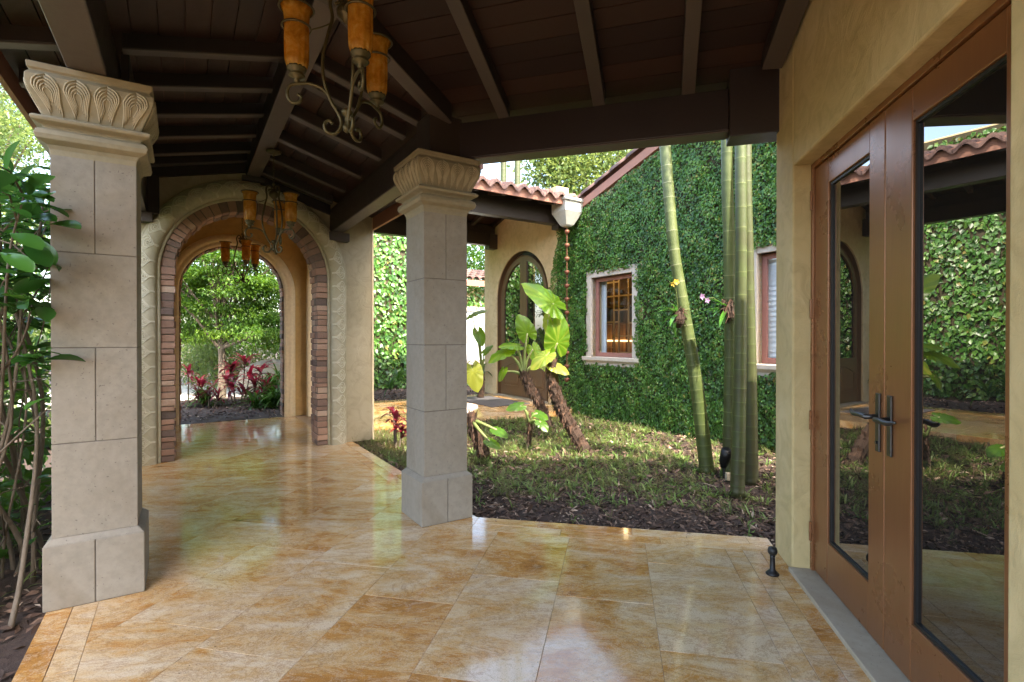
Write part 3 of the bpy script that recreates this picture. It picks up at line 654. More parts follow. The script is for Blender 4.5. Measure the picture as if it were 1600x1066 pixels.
def lever(lf, a, sgn, key):
    MB().box(A, (DO - 0.010, DO - 0.0005), (a - 0.017, a + 0.017), (0.895, 1.155)).build("handle_plate", M['hand'], lf, bevel=0.003)
    p = MB(); z = 1.05; p.tube([A(DO - 0.008, a, z), A(DO - 0.062, a, z)], [0.012, 0.010], 10)
    p.tube(spline([A(DO - 0.058, a - sgn * .008, z), A(DO - 0.064, a + sgn * 0.04, z + .004), A(DO - 0.064, a + sgn * 0.10, z + .001), A(DO - 0.054, a + sgn * 0.15, z + 0.012)], 6), [0.0115] * 12 + [0.011, 0.010, 0.0095, 0.0085, 0.007, .006, .005], 10)
    if key:
        MB().tube([A(DO - 0.009, a, .935), A(DO - 0.016, a, .935)], 0.008, 10).build('lock_cylinder', M['hand'], lf)
    p.build("lever", M['hand'], lf, smooth=True)
lever(la, 2.562, 1, True); lever(lb, 2.462, -1, False)

# ------------------------------------------------------------------ guest house (ivy wall, windows, arched door)
SW = 6.60
gh = thing("guest_house", "cream stucco house behind the ivy with arched double door and stone framed windows", "house", W(SW, 7.0))
DC, DR, DS = 9.915, 1.085, 2.34
def head(d):  # wall head under the gable
    return 3.93 + 0.30 * (7.65 - d) if d < 7.65 else 3.93
gw = MB()
arched(gw, W, False, 8.55, 11.6, 4.6, DC, DR, DS, SW, SW + 0.32)
gw.box(W, (SW, SW + .32), (8.83 - .02, 8.83), (0, 0.0))
w1 = (6.36, 7.42, 1.05, 2.55); w2 = (2.98, 4.06, 1.05, 2.55)
cuts = [1.0, w2[0], w2[1], w1[0], w1[1], 7.65, 8.55]
def wcol(a, b, za, zb, slope):
    if slope:
        q = [(x, d, z) for x in (SW, SW + .32) for d, z in ((a, za), (b, za), (b, head(b)), (a, head(a)))]
        gw.add([W(*p) for p in q], [(0, 3, 2, 1), (4, 5, 6, 7), (0, 4, 7, 3), (1, 2, 6, 5), (3, 7, 6, 2), (0, 1, 5, 4)])
    else: gw.box(W, (SW, SW + .32), (a, b), (za, zb))
for a, b in zip(cuts[:-1], cuts[1:]):
    win = next((w for w in (w1, w2) if abs(w[0] - a) < 1e-6), None)
    if win: wcol(a, b, -.4, win[2], False); wcol(a, b, win[3], 0, True)
    else: wcol(a, b, -.4, 0, True)
gw.build("wall", M['stucco2'], gh)
MB().box(W, (SW + .321, SW + 5), (1.0, 1.3), (-.4, 5.0)).build("end_wall", M['stucco2'], gh)
def window(a, b, z0, z1, blind):
    e = 0.14; fr = MB()
    fr.box(W, (SW - .045, SW + .12), (a - e, a), (z0, z1 + e)).box(W, (SW - .045, SW + .12), (b, b + e), (z0, z1 + e)).box(W, (SW - .044, SW + .12), (a, b), (z1, z1 + e))
    sur = fr.build("window", M['trim'], gh, bevel=0.008)
    sl = MB(); pr = [(-.045, z0 - .16), (-.05, z0 - .11), (-.085, z0 - .075), (-.10, z0 - .06), (-.10, z0 - .005), (-.09, z0 + .004), (.12, z0 + .004), (.12, z0 - .16)]
    sl.loft([[W(SW + x, d, z) for x, z in pr] for d in (a - e - .06, b + e + .06)]); sl.build("sill", M['trim'], sur, bevel=0.003)
    f = MB(); t = 0.075; x0, x1 = SW + .075, SW + .118
    f.box(W, (x0, x1), (a + .002, a + t), (z0 + .006, z1 - .002)).box(W, (x0, x1), (b - t, b - .002), (z0 + .006, z1 - .002)).box(W, (x0 + .001, x1), (a + t, b - t), (z0 + .006, z0 + t + .01)).box(W, (x0 + .001, x1), (a + t, b - t), (z1 - t, z1 - .002))
    f.build("frame", M['winf'], sur, bevel=0.006)
    g = MB().add([W(x0 + .02, a + t, z0 + t), W(x0 + .02, b - t, z0 + t), W(x0 + .02, b - t, z1 - t), W(x0 + .02, a + t, z1 - t)], [(0, 3, 2, 1)]); g.build("glass", M['glass'], sur)
    if blind:
        s = MB(); z = z0 + .03
        while z < z1: s.add([W(SW + .16, a, z), W(SW + .16, b, z), W(SW + .20, b, z + .075), W(SW + .20, a, z + .075)], [(0, 1, 2, 3)]); z += 0.07
        s.build("blind", M['white'], sur)
window(*w1, False); window(*w2, True)
rm = MB(); x0, x1, a0, a1 = SW + .33, SW + 2.6, 5.6, 10.9
rm.add([W(x1, a0, .1), W(x1, a1, .1), W(x1, a1, 2.9), W(x1, a0, 2.9)], [(0, 1, 2, 3)], .8).add([W(x0, a0, .1), W(x1, a0, .1), W(x1, a0, 2.9), W(x0, a0, 2.9)], [(0, 1, 2, 3)]).add([W(x0, a1, .1), W(x1, a1, .1), W(x1, a1, 2.9), W(x0, a1, 2.9)], [(0, 1, 2, 3)])
rm.add([W(x0, a0, 2.9), W(x1, a0, 2.9), W(x1, a1, 2.9), W(x0, a1, 2.9)], [(0, 1, 2, 3)]).add([W(x0, a0, .1), W(x1, a0, .1), W(x1, a1, .1), W(x0, a1, .1)], [(0, 1, 2, 3)])
rm.build("interior", M['inwall'], gh)
lat = MB(); xl = SW + 1.15
for d in (7.2, 7.42, 7.62, 7.90, 8.05, 8.35, 8.6, 8.85): lat.box(W, (xl, xl + .03), (d - .015, d + .015), (.3, 2.85))
for z, p, q in ((2.3, 7.2, 8.35), (2.0, 7.62, 8.05), (1.75, 7.9, 8.6), (1.72, 7.2, 7.62), (1.45, 7.42, 8.05), (1.2, 8.05, 8.85), (1.1, 7.2, 7.9), (.8, 7.62, 8.6), (2.6, 7.9, 8.85)): lat.box(W, (xl + .002, xl + .028), (p, q), (z - .015, z + .015))
tag(lat.build("lattice_screen", M['gold']), "bronze lattice screen seen inside through the left stone framed window", "screen")
for s, d in ((SW + .8, 7.6), (SW + .9, 8.4), (SW + 1.7, 8.2), (SW + 1.8, 9.4)):
    c = W(s, d, 2.885); MB().lathe(c, [(0.0, 0), (.06, 0), (.06, .012), (0, .012)], 16).build("downlight", M['lamp'], gh)
MB().box(W, (x1 - .35, x1 - .02), (7.9, 10.6), (1.32, 1.36)).build("lit_shelf", M['shelf'], gh)
for zz in (.55, .95, 1.75, 2.15): MB().box(W, (x1 - .34, x1 - .02), (7.9, 10.6), (zz, zz + .04)).build('shelf', M['doord'], gh)
for dd in (8.3, 8.75, 9.2, 9.65, 10.1): MB().box(W, (x1 - .345, x1 - .02), (dd, dd + .04), (.1, 2.6)).build('shelf_divider', M['doord'], gh)
cur = MB().grid([[W(SW + .24 + .03 * math.sin(k * 1.9), 7.44 - .012 * k, z) for k in range(14)] for z in (.5, 2.7)]); cur.build("curtain", M['white'], gh, smooth=True)

# arched double door
sd = MB(); rows = [(0.0, SW + .03), (0.0, SW + .14), (-.09, SW + .14), (-.09, SW + .03)]
band(sd, W, False, DC, DR - .008, DS, rows, 0.05); sd.build("door_frame", M['doord'], gh)
def arched_leaf(sg):
    Ri = DR - .093; gl_r = Ri - .14; xf = SW + .07
    c0 = DC; m = MB(); N = 20
    def outl(r, lo, cx):   # half arch outline from the meeting line outwards, lo foot height
        pts = [(cx, lo)] + [(DC + sg * r, lo)]
        for k in range(N + 1):
            a = math.pi / 2 * k / N; pts.append((DC + sg * r * math.cos(a), DS + r * math.sin(a)))
        return pts
    # stile/arch ring as strips between outer outline and glass outline
    ci = DC + sg * 0.13; out = []; inn = []
    gy = 0.98
    for k in range(N + 1):
        a = math.pi / 2 * k / N
        out.append((DC + sg * Ri * math.cos(a), DS + Ri * math.sin(a)))
        x = DC + sg * gl_r * math.cos(a); zz = DS + gl_r * math.sin(a)
        if sg * (x - ci) < 0: x = ci; zz = DS + math.sqrt(max(0, gl_r ** 2 - 0.13 ** 2))
        inn.append((x, zz))
    out = [(DC + sg * Ri, 0.03)] + out + [(DC + sg * .003, DS + Ri), (DC + sg * .003, .03)]
    inn = [(DC + sg * gl_r, gy)] + inn + [(ci, inn[-1][1]), (ci, gy)]
    n = len(out); V = [W(xf, *p) for p in out] + [W(xf, *p) for p in inn] + [W(xf + .04, *p) for p in inn]
    F = []
    for i in range(n):
        j = (i + 1) % n; F += [(i, j, n + j, n + i), (n + i, n + j, 2 * n + j, 2 * n + i)]
    m.add(V, F)
    # raised panel with curved top
    px0, px1 = DC + sg * .17, DC + sg * (gl_r - .02)
    pan = [(px0, .24), (px1, .24), (px1, .66)] + [(px1 + (px0 - px1) * k / 10, .66 + .16 * math.sin(math.pi / 2 * k / 10)) for k in range(1, 11)]
    cxm = sum(p[0] for p in pan) / len(pan); czm = sum(p[1] for p in pan) / len(pan)
    sc = lambda q, dx: [W(xf + dx, cxm + (x - cxm) * q, czm + (z - czm) * q) for x, z in pan]
    m.loft([sc(1.0, -.001), sc(1.0, -.014), sc(.93, -.014), sc(.93, .0), sc(.88, -.002), sc(.80, -.016)])
    lf = m.build("door_leaf", M['doord'], gh, bevel=0.003)
    MB().add([W(xf + .03, *p) for p in inn], [tuple(range(n))]).build("glass", M['glassdark'], lf)
    p = MB(); a = DC + sg * .06
    p.box(W, (xf - .012, xf - .001), (a - .02, a + .02), (.95, 1.25)); p.tube([W(xf - .01, a, 1.1), W(xf - .06, a, 1.1), W(xf - .06, a + sg * .11, 1.1)], .009, 8); p.build("handle", M['hand'], lf)
arched_leaf(-1); arched_leaf(1)
MB().prism([W(SW + .13, DC - DR + .02)[:2], W(SW + .13, DC + DR - .02)[:2], W(SW + .15, DC + DR - .02)[:2], W(SW + .15, DC - DR + .02)[:2]], 0, 3.5).build('door_backing', M['gasket'], gh)
MB().box(W, (SW - .10, SW + .25), (DC - DR, DC + DR), (-.02, .02)).build("threshold", M['conc'], gh, bevel=.004)

# gable roof of the guest house: rake boards and barrel tiles
def barrel(mb, p0, p1, r, t, up=(0, 0, 1), taper=0.85, n=8):
    p0 = np.array(p0); p1 = np.array(p1); d = p1 - p0; d /= np.linalg.norm(d); u = np.array(up) - d * (np.array(up) @ d); u /= np.linalg.norm(u); w = np.cross(d, u)
    rows = []
    for p, q in ((p0, r), (p0, r - .014), (p1, r * taper - .014), (p1, r * taper)):
        rows.append([p + q * (math.cos(math.pi * k / n) * w + math.sin(math.pi * k / n) * u) for k in range(n + 1)])
    mb.grid([rows[1], rows[0], rows[3], rows[2], rows[1]], t)
rk = MB(); rs = MB()
zr = lambda d: 3.93 + 0.30 * (7.65 - d)
rk.add([W(x, d, zr(d) + h) for x in (SW - .09, SW - .05) for d, h in ((1.5, 0), (7.75, 0), (7.75, .15), (1.5, .15))], [(0, 1, 2, 3), (7, 6, 5, 4), (0, 4, 5, 1), (3, 2, 6, 7), (1, 5, 6, 2), (0, 3, 7, 4)], .8)
rk.build("rake_board", M['fasc'], gh)
rs.add([W(x, d, zr(d) + .152) for x in (SW - .07, SW + 6) for d in (1.5, 8.1)], [(0, 1, 3, 2)])
rs.build("roof_deck", M['fasc'], gh)
gt = MB(); rr = random.Random(9); d = 8.0
while d > 1.6:
    for k in range(14):
        s = SW - .03 + .30 * k; barrel(gt, W(s, d, zr(d) + .165 + (.05 if k == 0 else .02)), W(s, d - .46, zr(d - .46) + .155 + (.05 if k == 0 else .02)), .115 if k == 0 else .10, rr.random(), taper=.9)
    d -= .40
gt.build("roof_tiles", M['tile'], gh, smooth=True)

# ------------------------------------------------------------------ covered walkway to the arched door
wk = thing("walkway_roof", "red clay tiled walkway roof on dark beams leading to the arched door", "roof", W(4.4, 9.75, 3.7))
EV, RG = 7.72, 9.78
zw = lambda d: 4.03 + 0.25 * (d - EV) if d <= RG else 4.03 + 0.25 * (2 * RG - EV - d)
def slope_tiles(mb, s0, s1, d0, d1, seed):
    rr = random.Random(seed); L = abs(d1 - d0); nc = int(L / .36); sgn = 1 if d1 > d0 else -1
    nt = int((s1 - s0) / .285)
    for j in range(nc):
        a = d0 + sgn * .36 * j - sgn * .05; b = min(a + .42, d1) if sgn > 0 else max(a - .42, d1)
        for i in range(nt):
            c = s0 + .285 * (i + .5) + rr.uniform(-.008, .008); t = min(1, max(0, rr.gauss(.5, .24))); G = []
            for (d, lift) in ((a, -.012), (a, .052), (b, .028)):
                G.append([W(c + x * .285, d, zw(d) + .07 + lift + (0.052 * math.cos(math.pi * 2 * x))) for x in np.linspace(-.5, .5, 11)])
            mb.grid(G, t)
tm = MB(); slope_tiles(tm, 1.6, 8.6, EV - .06, RG, 2); slope_tiles(tm, 1.6, 8.6, 2 * RG - EV + .06, RG, 3)
for i in range(16): barrel(tm, W(1.6 + .44 * i, RG, zw(RG) + .10), W(2.08 + .44 * i, RG, zw(RG) + .10), .12, rr.random())
tm.build("roof_tiles", M['tile'], wk, smooth=True)
dk = MB()
for a, b in ((EV, RG), (2 * RG - EV, RG)):
    dk.add([W(s, d, zw(d) + h) for h in (0, .03) for s, d in ((1.6, a), (6.55, a), (6.55, b), (1.6, b))], [(3, 2, 1, 0), (4, 5, 6, 7), (0, 1, 5, 4), (1, 2, 6, 5), (2, 3, 7, 6), (3, 0, 4, 7)], .3)
dk.build("ceiling_boards", M['board'], wk)
MB().box(W, (1.6, 6.58), (EV - .035, EV - .002), (zw(EV) - .08, zw(EV) + .085), .8).build("fascia", M['fasc'], wk)
MB().box(W, (1.6, 6.58), (2 * RG - EV + .002, 2 * RG - EV + .035), (zw(EV) - .08, zw(EV) + .085), .8).build("fascia", M['fasc'], wk)
for i in range(9):
    s = 2.0 + .56 * i
    for a, b in ((EV + .01, RG), (2 * RG - EV - .01, RG)):
        MB().add([W(x, d, zw(d) + h) for x in (s - .04, s + .04) for d, h in ((a, -.10), (b, -.10), (b, -.002), (a, -.002))], [(0, 1, 2, 3), (7, 6, 5, 4), (0, 4, 5, 1), (3, 2, 6, 7), (1, 5, 6, 2), (0, 3, 7, 4)], rr.random()).build("rafter", M['beam'], wk)
for d in (8.30, 11.05):
    MB().box(W, (1.9, 6.36), (d - .09, d + .09), (3.70, 3.98), .35).build("beam", M['beam'], wk, bevel=.006)
    MB().box(W, (6.36, 6.60), (d - .11, d + .11), (3.62, 3.985), .4).build("bearing_block", M['beam'], wk, bevel=.006)
    MB().box(W, (1.95, 6.55), (d - .06, d + .06), (3.985, zw(d) - .02), .3).build("wall_plate", M['beam'], wk)
MB().box(W, (1.9, 6.55), (RG - .08, RG + .08), (4.26, zw(RG) - .03), .3).build("ridge_beam", M['beam'], wk)
# leader box and copper rain chain
lb_ = thing("rain_leader_box", "off-white cast leader box under the tiled valley above the rain chain", "rain box", W(6.33, 7.83, 3.62))
c = np.array(W(6.30, 7.83, 0.0))
def rb(hx, z): return [tuple(c + np.array([a * hx * W.n[0] + b * hx * W.a[0], a * hx * W.n[1] + b * hx * W.a[1], z])) for a, b in ((-1, -1), (1, -1), (1, 1), (-1, 1))]
MB().loft([rb(.06, 3.57), rb(.095, 3.60), rb(.215, 3.84), rb(.215, 4.02), rb(.225, 4.03)]).build("box", M['zinc'], lb_, bevel=.008)
MB().loft([rb(.245, 4.032), rb(.25, 4.075), rb(.235, 4.09)]).build("rim", M['zinc'], lb_, bevel=.004)
ch = thing("rain_chain", "copper rain chain of small cups hanging against the ivy wall", "rain chain", tuple(c + np.array([0, 0, 3.56])))
cup = None
zc = 3.47; i = 0
while zc > .55:
    if cup is None:
        cup = MB().lathe((0, 0, 0), [(.012, -.045), (.036, -.028), (.05, .0), (.052, .03), (.046, .035), (.03, .0), (.01, -.03)], 10).build("cup", M['copper'], ch, smooth=True, loc=(0, 0, 0)); o = cup
    else: o = cup.copy(); scn.collection.objects.link(o); o.parent = ch
    o.location = (0, 0, zc - 3.56); zc -= .262; i += 1
MB().tube([(0, 0, 0), (0, 0, -3.0)], .009, 6).build("chain", M['copper'], ch, loc=(0, 0, 0))
# far house beyond the walkway
fh = thing("rear_house", "pale stone house with a tiled eave beyond the covered walkway", "house", W(6.5, 14.7))
MB().box(W, (3.0, 7.0), (14.7, 15.1), (-.3, 6.5)).box(W, (7.0, 13), (14.7, 15.1), (-.3, 3.0)).build("wall", M['stucco2'], fh)
MB().box(W, (7.42, 8.9), (14.60, 14.72), (2.28, 2.42)).build("window_head", M['trim'], fh)
MB().box(W, (7.42, 8.9), (14.58, 14.72), (.55, .70)).build("window_sill", M['trim'], fh)
MB().box(W, (7.55, 8.8), (14.66, 14.70), (.70, 2.28)).build("window", M['white'], fh)
ft = MB()
for j in range(4):
    for k in range(26): barrel(ft, W(6.8 + .25 * k, 14.25 + .4 * j, 3.25 + .12 * j), W(6.8 + .25 * k, 14.7 + .4 * j, 3.37 + .12 * j), .12, rr.random())
ft.build("roof_tiles", M['tile'], fh, smooth=True)
MB().box(W, (6.8, 13.3), (14.25, 14.29), (3.05, 3.24)).build("fascia", M['fasc'], fh)

# ------------------------------------------------------------------ foliage tools
def unit(v): return v / (np.linalg.norm(v, axis=-1, keepdims=True) + 1e-9)
def leaf_mesh(P, D, N, L, wr=0.5, tint=None, fold=0.18, mid=0.45):
    n = len(P); D = unit(D); S = unit(np.cross(D, N)); N = np.cross(S, D); L = np.broadcast_to(np.asarray(L, float), (n,))[:, None]
    base = P; tip = P + D * L - N * L * .10; c = P + D * L * mid
    l = c + S * L * wr * .5 + N * L * fold * .5; r = c - S * L * wr * .5 + N * L * fold * .5
    V = np.stack([base, l, tip, r], 1).reshape(-1, 3); b = np.arange(n)[:, None] * 4
    F = np.concatenate([b + np.array([[0, 2, 1]]), b + np.array([[0, 3, 2]])], 1).reshape(-1, 3)
    T = np.repeat(tint if tint is not None else rng.random(n), 2)
    return V, F, T
def join(parts):
    V, F, T, o = [], [], [], 0
    for v, f, t in parts: V.append(v); F.append(f + o); T.append(t); o += len(v)
    return MB().tris(np.concatenate(V), np.concatenate(F), np.concatenate(T))
def rdir(n): return unit(rng.normal(size=(n, 3)))
def strap(base, az, L, w, up0, droop, seg=5, fold=.25):
    """one strap leaf as a bent ribbon; returns verts, faces"""
    d = np.array([math.cos(az), math.sin(az), 0]); s = np.array([-math.sin(az), math.cos(az), 0]); p = np.array(base, float); V = []; el = up0
    for i in range(seg + 1):
        t = i / seg; ww = w * math.sin(math.pi * min(.97, .12 + .86 * t)) ** .8
        if i == seg: ww = w * .04
        nrm = -d * math.sin(el) + np.array([0, 0, 1]) * math.cos(el)
        V += [p - s * ww / 2 + nrm * ww * fold * .5, p, p + s * ww / 2 + nrm * ww * fold * .5]
        p = p + (d * math.cos(el) + np.array([0, 0, math.sin(el)])) * L / seg; el -= droop / seg
    F = []
    for i in range(seg):
        a = i * 3; F += [(a, a + 1, a + 4, a + 3), (a + 1, a + 2, a + 5, a + 4)]
    return V, F

# ------------------------------------------------------------------ climbing ivy
def ivy(name, label, F_, along_s, u0, u1, zlo, zhi, w, out, dens, size, keep, loc, group=None):
    n = int((u1 - u0) * (zhi - zlo) * dens)
    u = rng.uniform(u0, u1, n); z = rng.uniform(zlo, zhi, n); k = keep(u, z); u, z = u[k], z[k]; n = len(u)
    cl = np.sin(u * 7.1 + np.sin(z * 5.3)) * np.sin(z * 6.3 + np.cos(u * 4.4)) + .6 * np.sin(u * 17 + 2 * np.sin(z * 13)) * np.sin(z * 15)
    off = .025 + .05 * np.clip(cl * .5 + .5, 0, 1) + rng.uniform(0, .035, n)
    base = np.array([F_(a, w, b) if along_s else F_(w, a, b) for a, b in zip(u, z)])
    nv = np.array([(F_.a if along_s else F_.n)[0], (F_.a if along_s else F_.n)[1], 0]) * out
    P = base + nv * off[:, None]; tv = np.array([(F_.n if along_s else F_.a)[0], (F_.n if along_s else F_.a)[1], 0])
    N = unit(nv + rng.normal(size=(n, 3)) * .55); D = unit(np.array([0, 0, -1.0]) + tv * rng.normal(size=(n, 1)) * .8 + nv * .35 + rng.normal(size=(n, 3)) * .2)
    bare = np.sin(u * 3.1 + 1.3 * np.sin(z * 2.2 + 1)) * np.sin(z * 3.3 + 1.7 * np.sin(u * 1.9)) + .35 * rng.normal(size=n)
    ok = ~((bare > .80) & (rng.random(n) < .72)); P, D, N, cl = P[ok], D[ok], N[ok], cl[ok]; n = len(P)
    t = np.clip(.45 + .16 * cl + rng.normal(0, .2, n), 0, .97); t[rng.random(n) < .012] = 1.0
    root = thing(name, label, "ivy", loc, group)
    MB().tris(*leaf_mesh(P, D, N, rng.uniform(.7, 1.25, n) * size, .78, t, .12, .4)).build("foliage", M['ivy'], root)
    return root
def hole(u, z, rects): 
    k = np.ones(len(u), bool)
    for a, b, c, d in rects:
        j = .035 * np.abs(np.sin(u * 31 + z * 23) + np.sin(z * 41 - u * 13))
        k &= ~((u > a + j) & (u < b - j) & (z > c + j) & (z < d - j))
    return k
edge = lambda z: 8.62 - .06 * np.sin(z * 2.1) - .16 * np.clip(z - 2.6, 0, 2) + .03 * np.sin(z * 9)
def keep_main(u, z):
    k = hole(u, z, [(w1[0] - .135, w1[1] + .135, w1[2] - .15, w1[3] + .125), (w2[0] - .135, w2[1] + .135, w2[2] - .15, w2[3] + .125)])
    return k & (u < edge(z)) & (z < np.where(u < 7.65, 3.93 + .30 * (7.65 - u), 3.93) - .02)
iv = ivy("climbing_ivy", "dense dark green creeping ivy covering the gable wall around the stone framed windows", W, False, 3.0, 8.75, -.12, 5.2, SW, -1, 3700, .040, keep_main, W(SW, 6, 0))
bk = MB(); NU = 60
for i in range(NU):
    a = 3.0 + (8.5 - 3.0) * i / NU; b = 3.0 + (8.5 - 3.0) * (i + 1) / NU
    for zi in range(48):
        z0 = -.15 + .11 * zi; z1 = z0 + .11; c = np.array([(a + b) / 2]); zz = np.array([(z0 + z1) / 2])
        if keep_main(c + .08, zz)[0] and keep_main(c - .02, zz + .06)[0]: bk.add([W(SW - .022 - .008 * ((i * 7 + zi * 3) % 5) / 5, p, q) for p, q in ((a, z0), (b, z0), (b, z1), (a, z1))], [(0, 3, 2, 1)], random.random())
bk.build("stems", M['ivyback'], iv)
iv2 = ivy("climbing_ivy", "sunlit ivy on the tall pale wall beyond the covered walkway", W, True, 3.2, 6.95, .0, 6.4, 14.7, -1, 330, .13, lambda u, z: np.ones(len(u), bool), W(5, 14.7, 0))
MB().box(W, (3.1, 6.98), (14.66, 14.695), (-.2, 6.45)).build("stems", M['ivyback'], iv2)
iv3 = ivy("climbing_ivy", "dark ivy under the eave beside the rear house window", W, True, 7.0, 9.6, -.1, 3.05, 14.7, -1, 330, .12, lambda u, z: hole(u, z, [(7.4, 8.95, .5, 2.45)]), W(8, 14.7, 0))

# ------------------------------------------------------------------ mulch, litter and weeds on the beds
def spots(n, F_, a0, a1, b0, b1, test=None):
    a = rng.uniform(a0, a1, n); b = rng.uniform(b0, b1, n); P = np.array([F_(x, y) for x, y in zip(a, b)])
    P[:, 2] = [bed_z(x, y) for x, y in P[:, :2]]
    k = test(P) if test else np.ones(n, bool); return P[k]
inA = lambda P: (P[:, 0] * A.a[0] + P[:, 1] * A.a[1] > Ca + .015) | (P[:, 0] * W.n[0] + P[:, 1] * W.n[1] < -.62)
def chips(name, P, smin, smax, lift=.03, kind="stuff", hi=1.0):
    n = len(P); P = P + np.column_stack([np.zeros(n), np.zeros(n), rng.uniform(.0, lift, n)])
    D = rdir(n) * np.array([1, 1, .35]); N = unit(np.array([0, 0, 1.0]) + rng.normal(size=(n, 3)) * .4)
    t = np.clip(rng.beta(1.1, 2.3, n) * hi, 0, 1); t[rng.random(n) < .05] = rng.uniform(.85, 1)
    return tag(MB().tris(*leaf_mesh(P, D, N, rng.uniform(smin, smax, n), .4, t, .1)).build(name, M['chip']), kind=kind)
chips("mulch_chips", spots(22000, W, 1.95, 6.5, -.4, 7.9, inA), .025, .075)
chips("mulch_chips", spots(26000, W, 1.95, 5.2, .3, 6.9, lambda P: inA(P) & (P @ np.append(A.a, 0) < Ca + 1.3)), .02, .06, .02)
chips("leaf_litter", spots(2600, W, 1.95, 6.5, -.4, 7.9, inA), .05, .12, .05)
onf = spots(900, W, 1.2, 4.4, .5, 5.0, lambda P: (P @ np.append(A.a, 0) > Ca - .16 * rng.random(len(P)) ** 2) & ~inA(P) & (P @ np.append(A.n, 0) > Cn + .1) & (P @ np.append(A.n, 0) < 1.0)); onf[:, 2] = .003
chips('leaf_litter', onf[:46], .012, .035, .002)
chips("leaf_litter", spots(3500, W, -3.2, -.62, 1.2, 7), .03, .10)
chips("leaf_litter", spots(2500, W, -1.5, 3.0, 10.25, 14), .04, .10)
chips("leaf_litter", spots(2500, W, 2.0, 8.5, 11.3, 14.5), .05, .12)
tw = MB(); Pt = spots(230, W, 2.0, 6.3, .2, 6.5, inA)
for p in Pt:
    if (p @ np.append(A.a, 0)) > 6.4: continue
    az = random.uniform(0, 6.28); L = random.uniform(.1, .42); q = p + np.array([math.cos(az), math.sin(az), 0]) * L * .5; r = p + np.array([math.cos(az + .3), math.sin(az + .3), 0]) * L
    q[2] = bed_z(*q[:2]) + .03; r[2] = bed_z(*r[:2]) + .015; p = p + [0, 0, .01]
    if inA(np.array([q, r])).all(): tw.tube([p, q, r], [.004, .0045, .002], 5, random.random())
tag(tw.build("fallen_twigs", M['chip']), kind="stuff")
def weeds(name, P, nb, Lr, wr, cols=(0.0, 1.0)):
    V, F, T = [], [], []; o = 0
    for p in P:
        base = random.uniform(*cols); k = random.randint(*nb)
        for j in range(k):
            v, f = strap(p + np.array([random.gauss(0, .015), random.gauss(0, .015), -.005]), random.uniform(0, 6.28), random.uniform(*Lr), random.uniform(*wr), random.uniform(.5, 1.45), random.uniform(.6, 2.0), 3, .3)
            t = min(1, max(0, base + random.gauss(0, .1)))
            for q in f: F += [[q[0] + o, q[1] + o, q[2] + o], [q[0] + o, q[2] + o, q[3] + o]]; T += [t, t]
            V += v; o += len(v)
    return tag(MB().tris(np.array(V), np.array(F), np.array(T)).build(name, M['grass']), kind="stuff")
def dens(P):
    a = P[:, 0] * A.a[0] + P[:, 1] * A.a[1]; s = P[:, 0] * W.n[0] + P[:, 1] * W.n[1]
    base = np.clip((a - 4.15) / 1.3, 0.02, 1) * np.where(P[:, 0] > 2.1, .35, 1) * np.clip((P[:, 1] - 3.6) / 1.5, .05, 1)
    cl = .5 + .5 * np.sin(P[:, 0] * 3.3 + 1) * np.sin(P[:, 1] * 2.9 + P[:, 0])
    return inA(P) & (rng.random(len(P)) < base * (.35 + .65 * cl))
weeds("ground_weeds", spots(5600, W, 2.0, 6.5, .6, 7.85, dens), (4, 9), (.05, .15), (.009, .019), (.2, .95))
weeds("dry_grass", spots(2400, W, 2.0, 6.5, .8, 7.9, dens), (8, 14), (.08, .20), (.003, .006), (.0, .30))
weeds("dry_grass", spots(420, W, 1.97, 2.9, 5.2, 7.9), (8, 14), (.08, .22), (.003, .006), (.0, .2))
weeds("ground_weeds", spots(70, W, 1.97, 2.9, 5.2, 7.9), (4, 9), (.06, .16), (.006, .012), (.4, .8))
weeds("ground_weeds", spots(160, W, -3, -.7, 2, 7), (4, 9), (.08, .2), (.01, .02), (.2, .6))

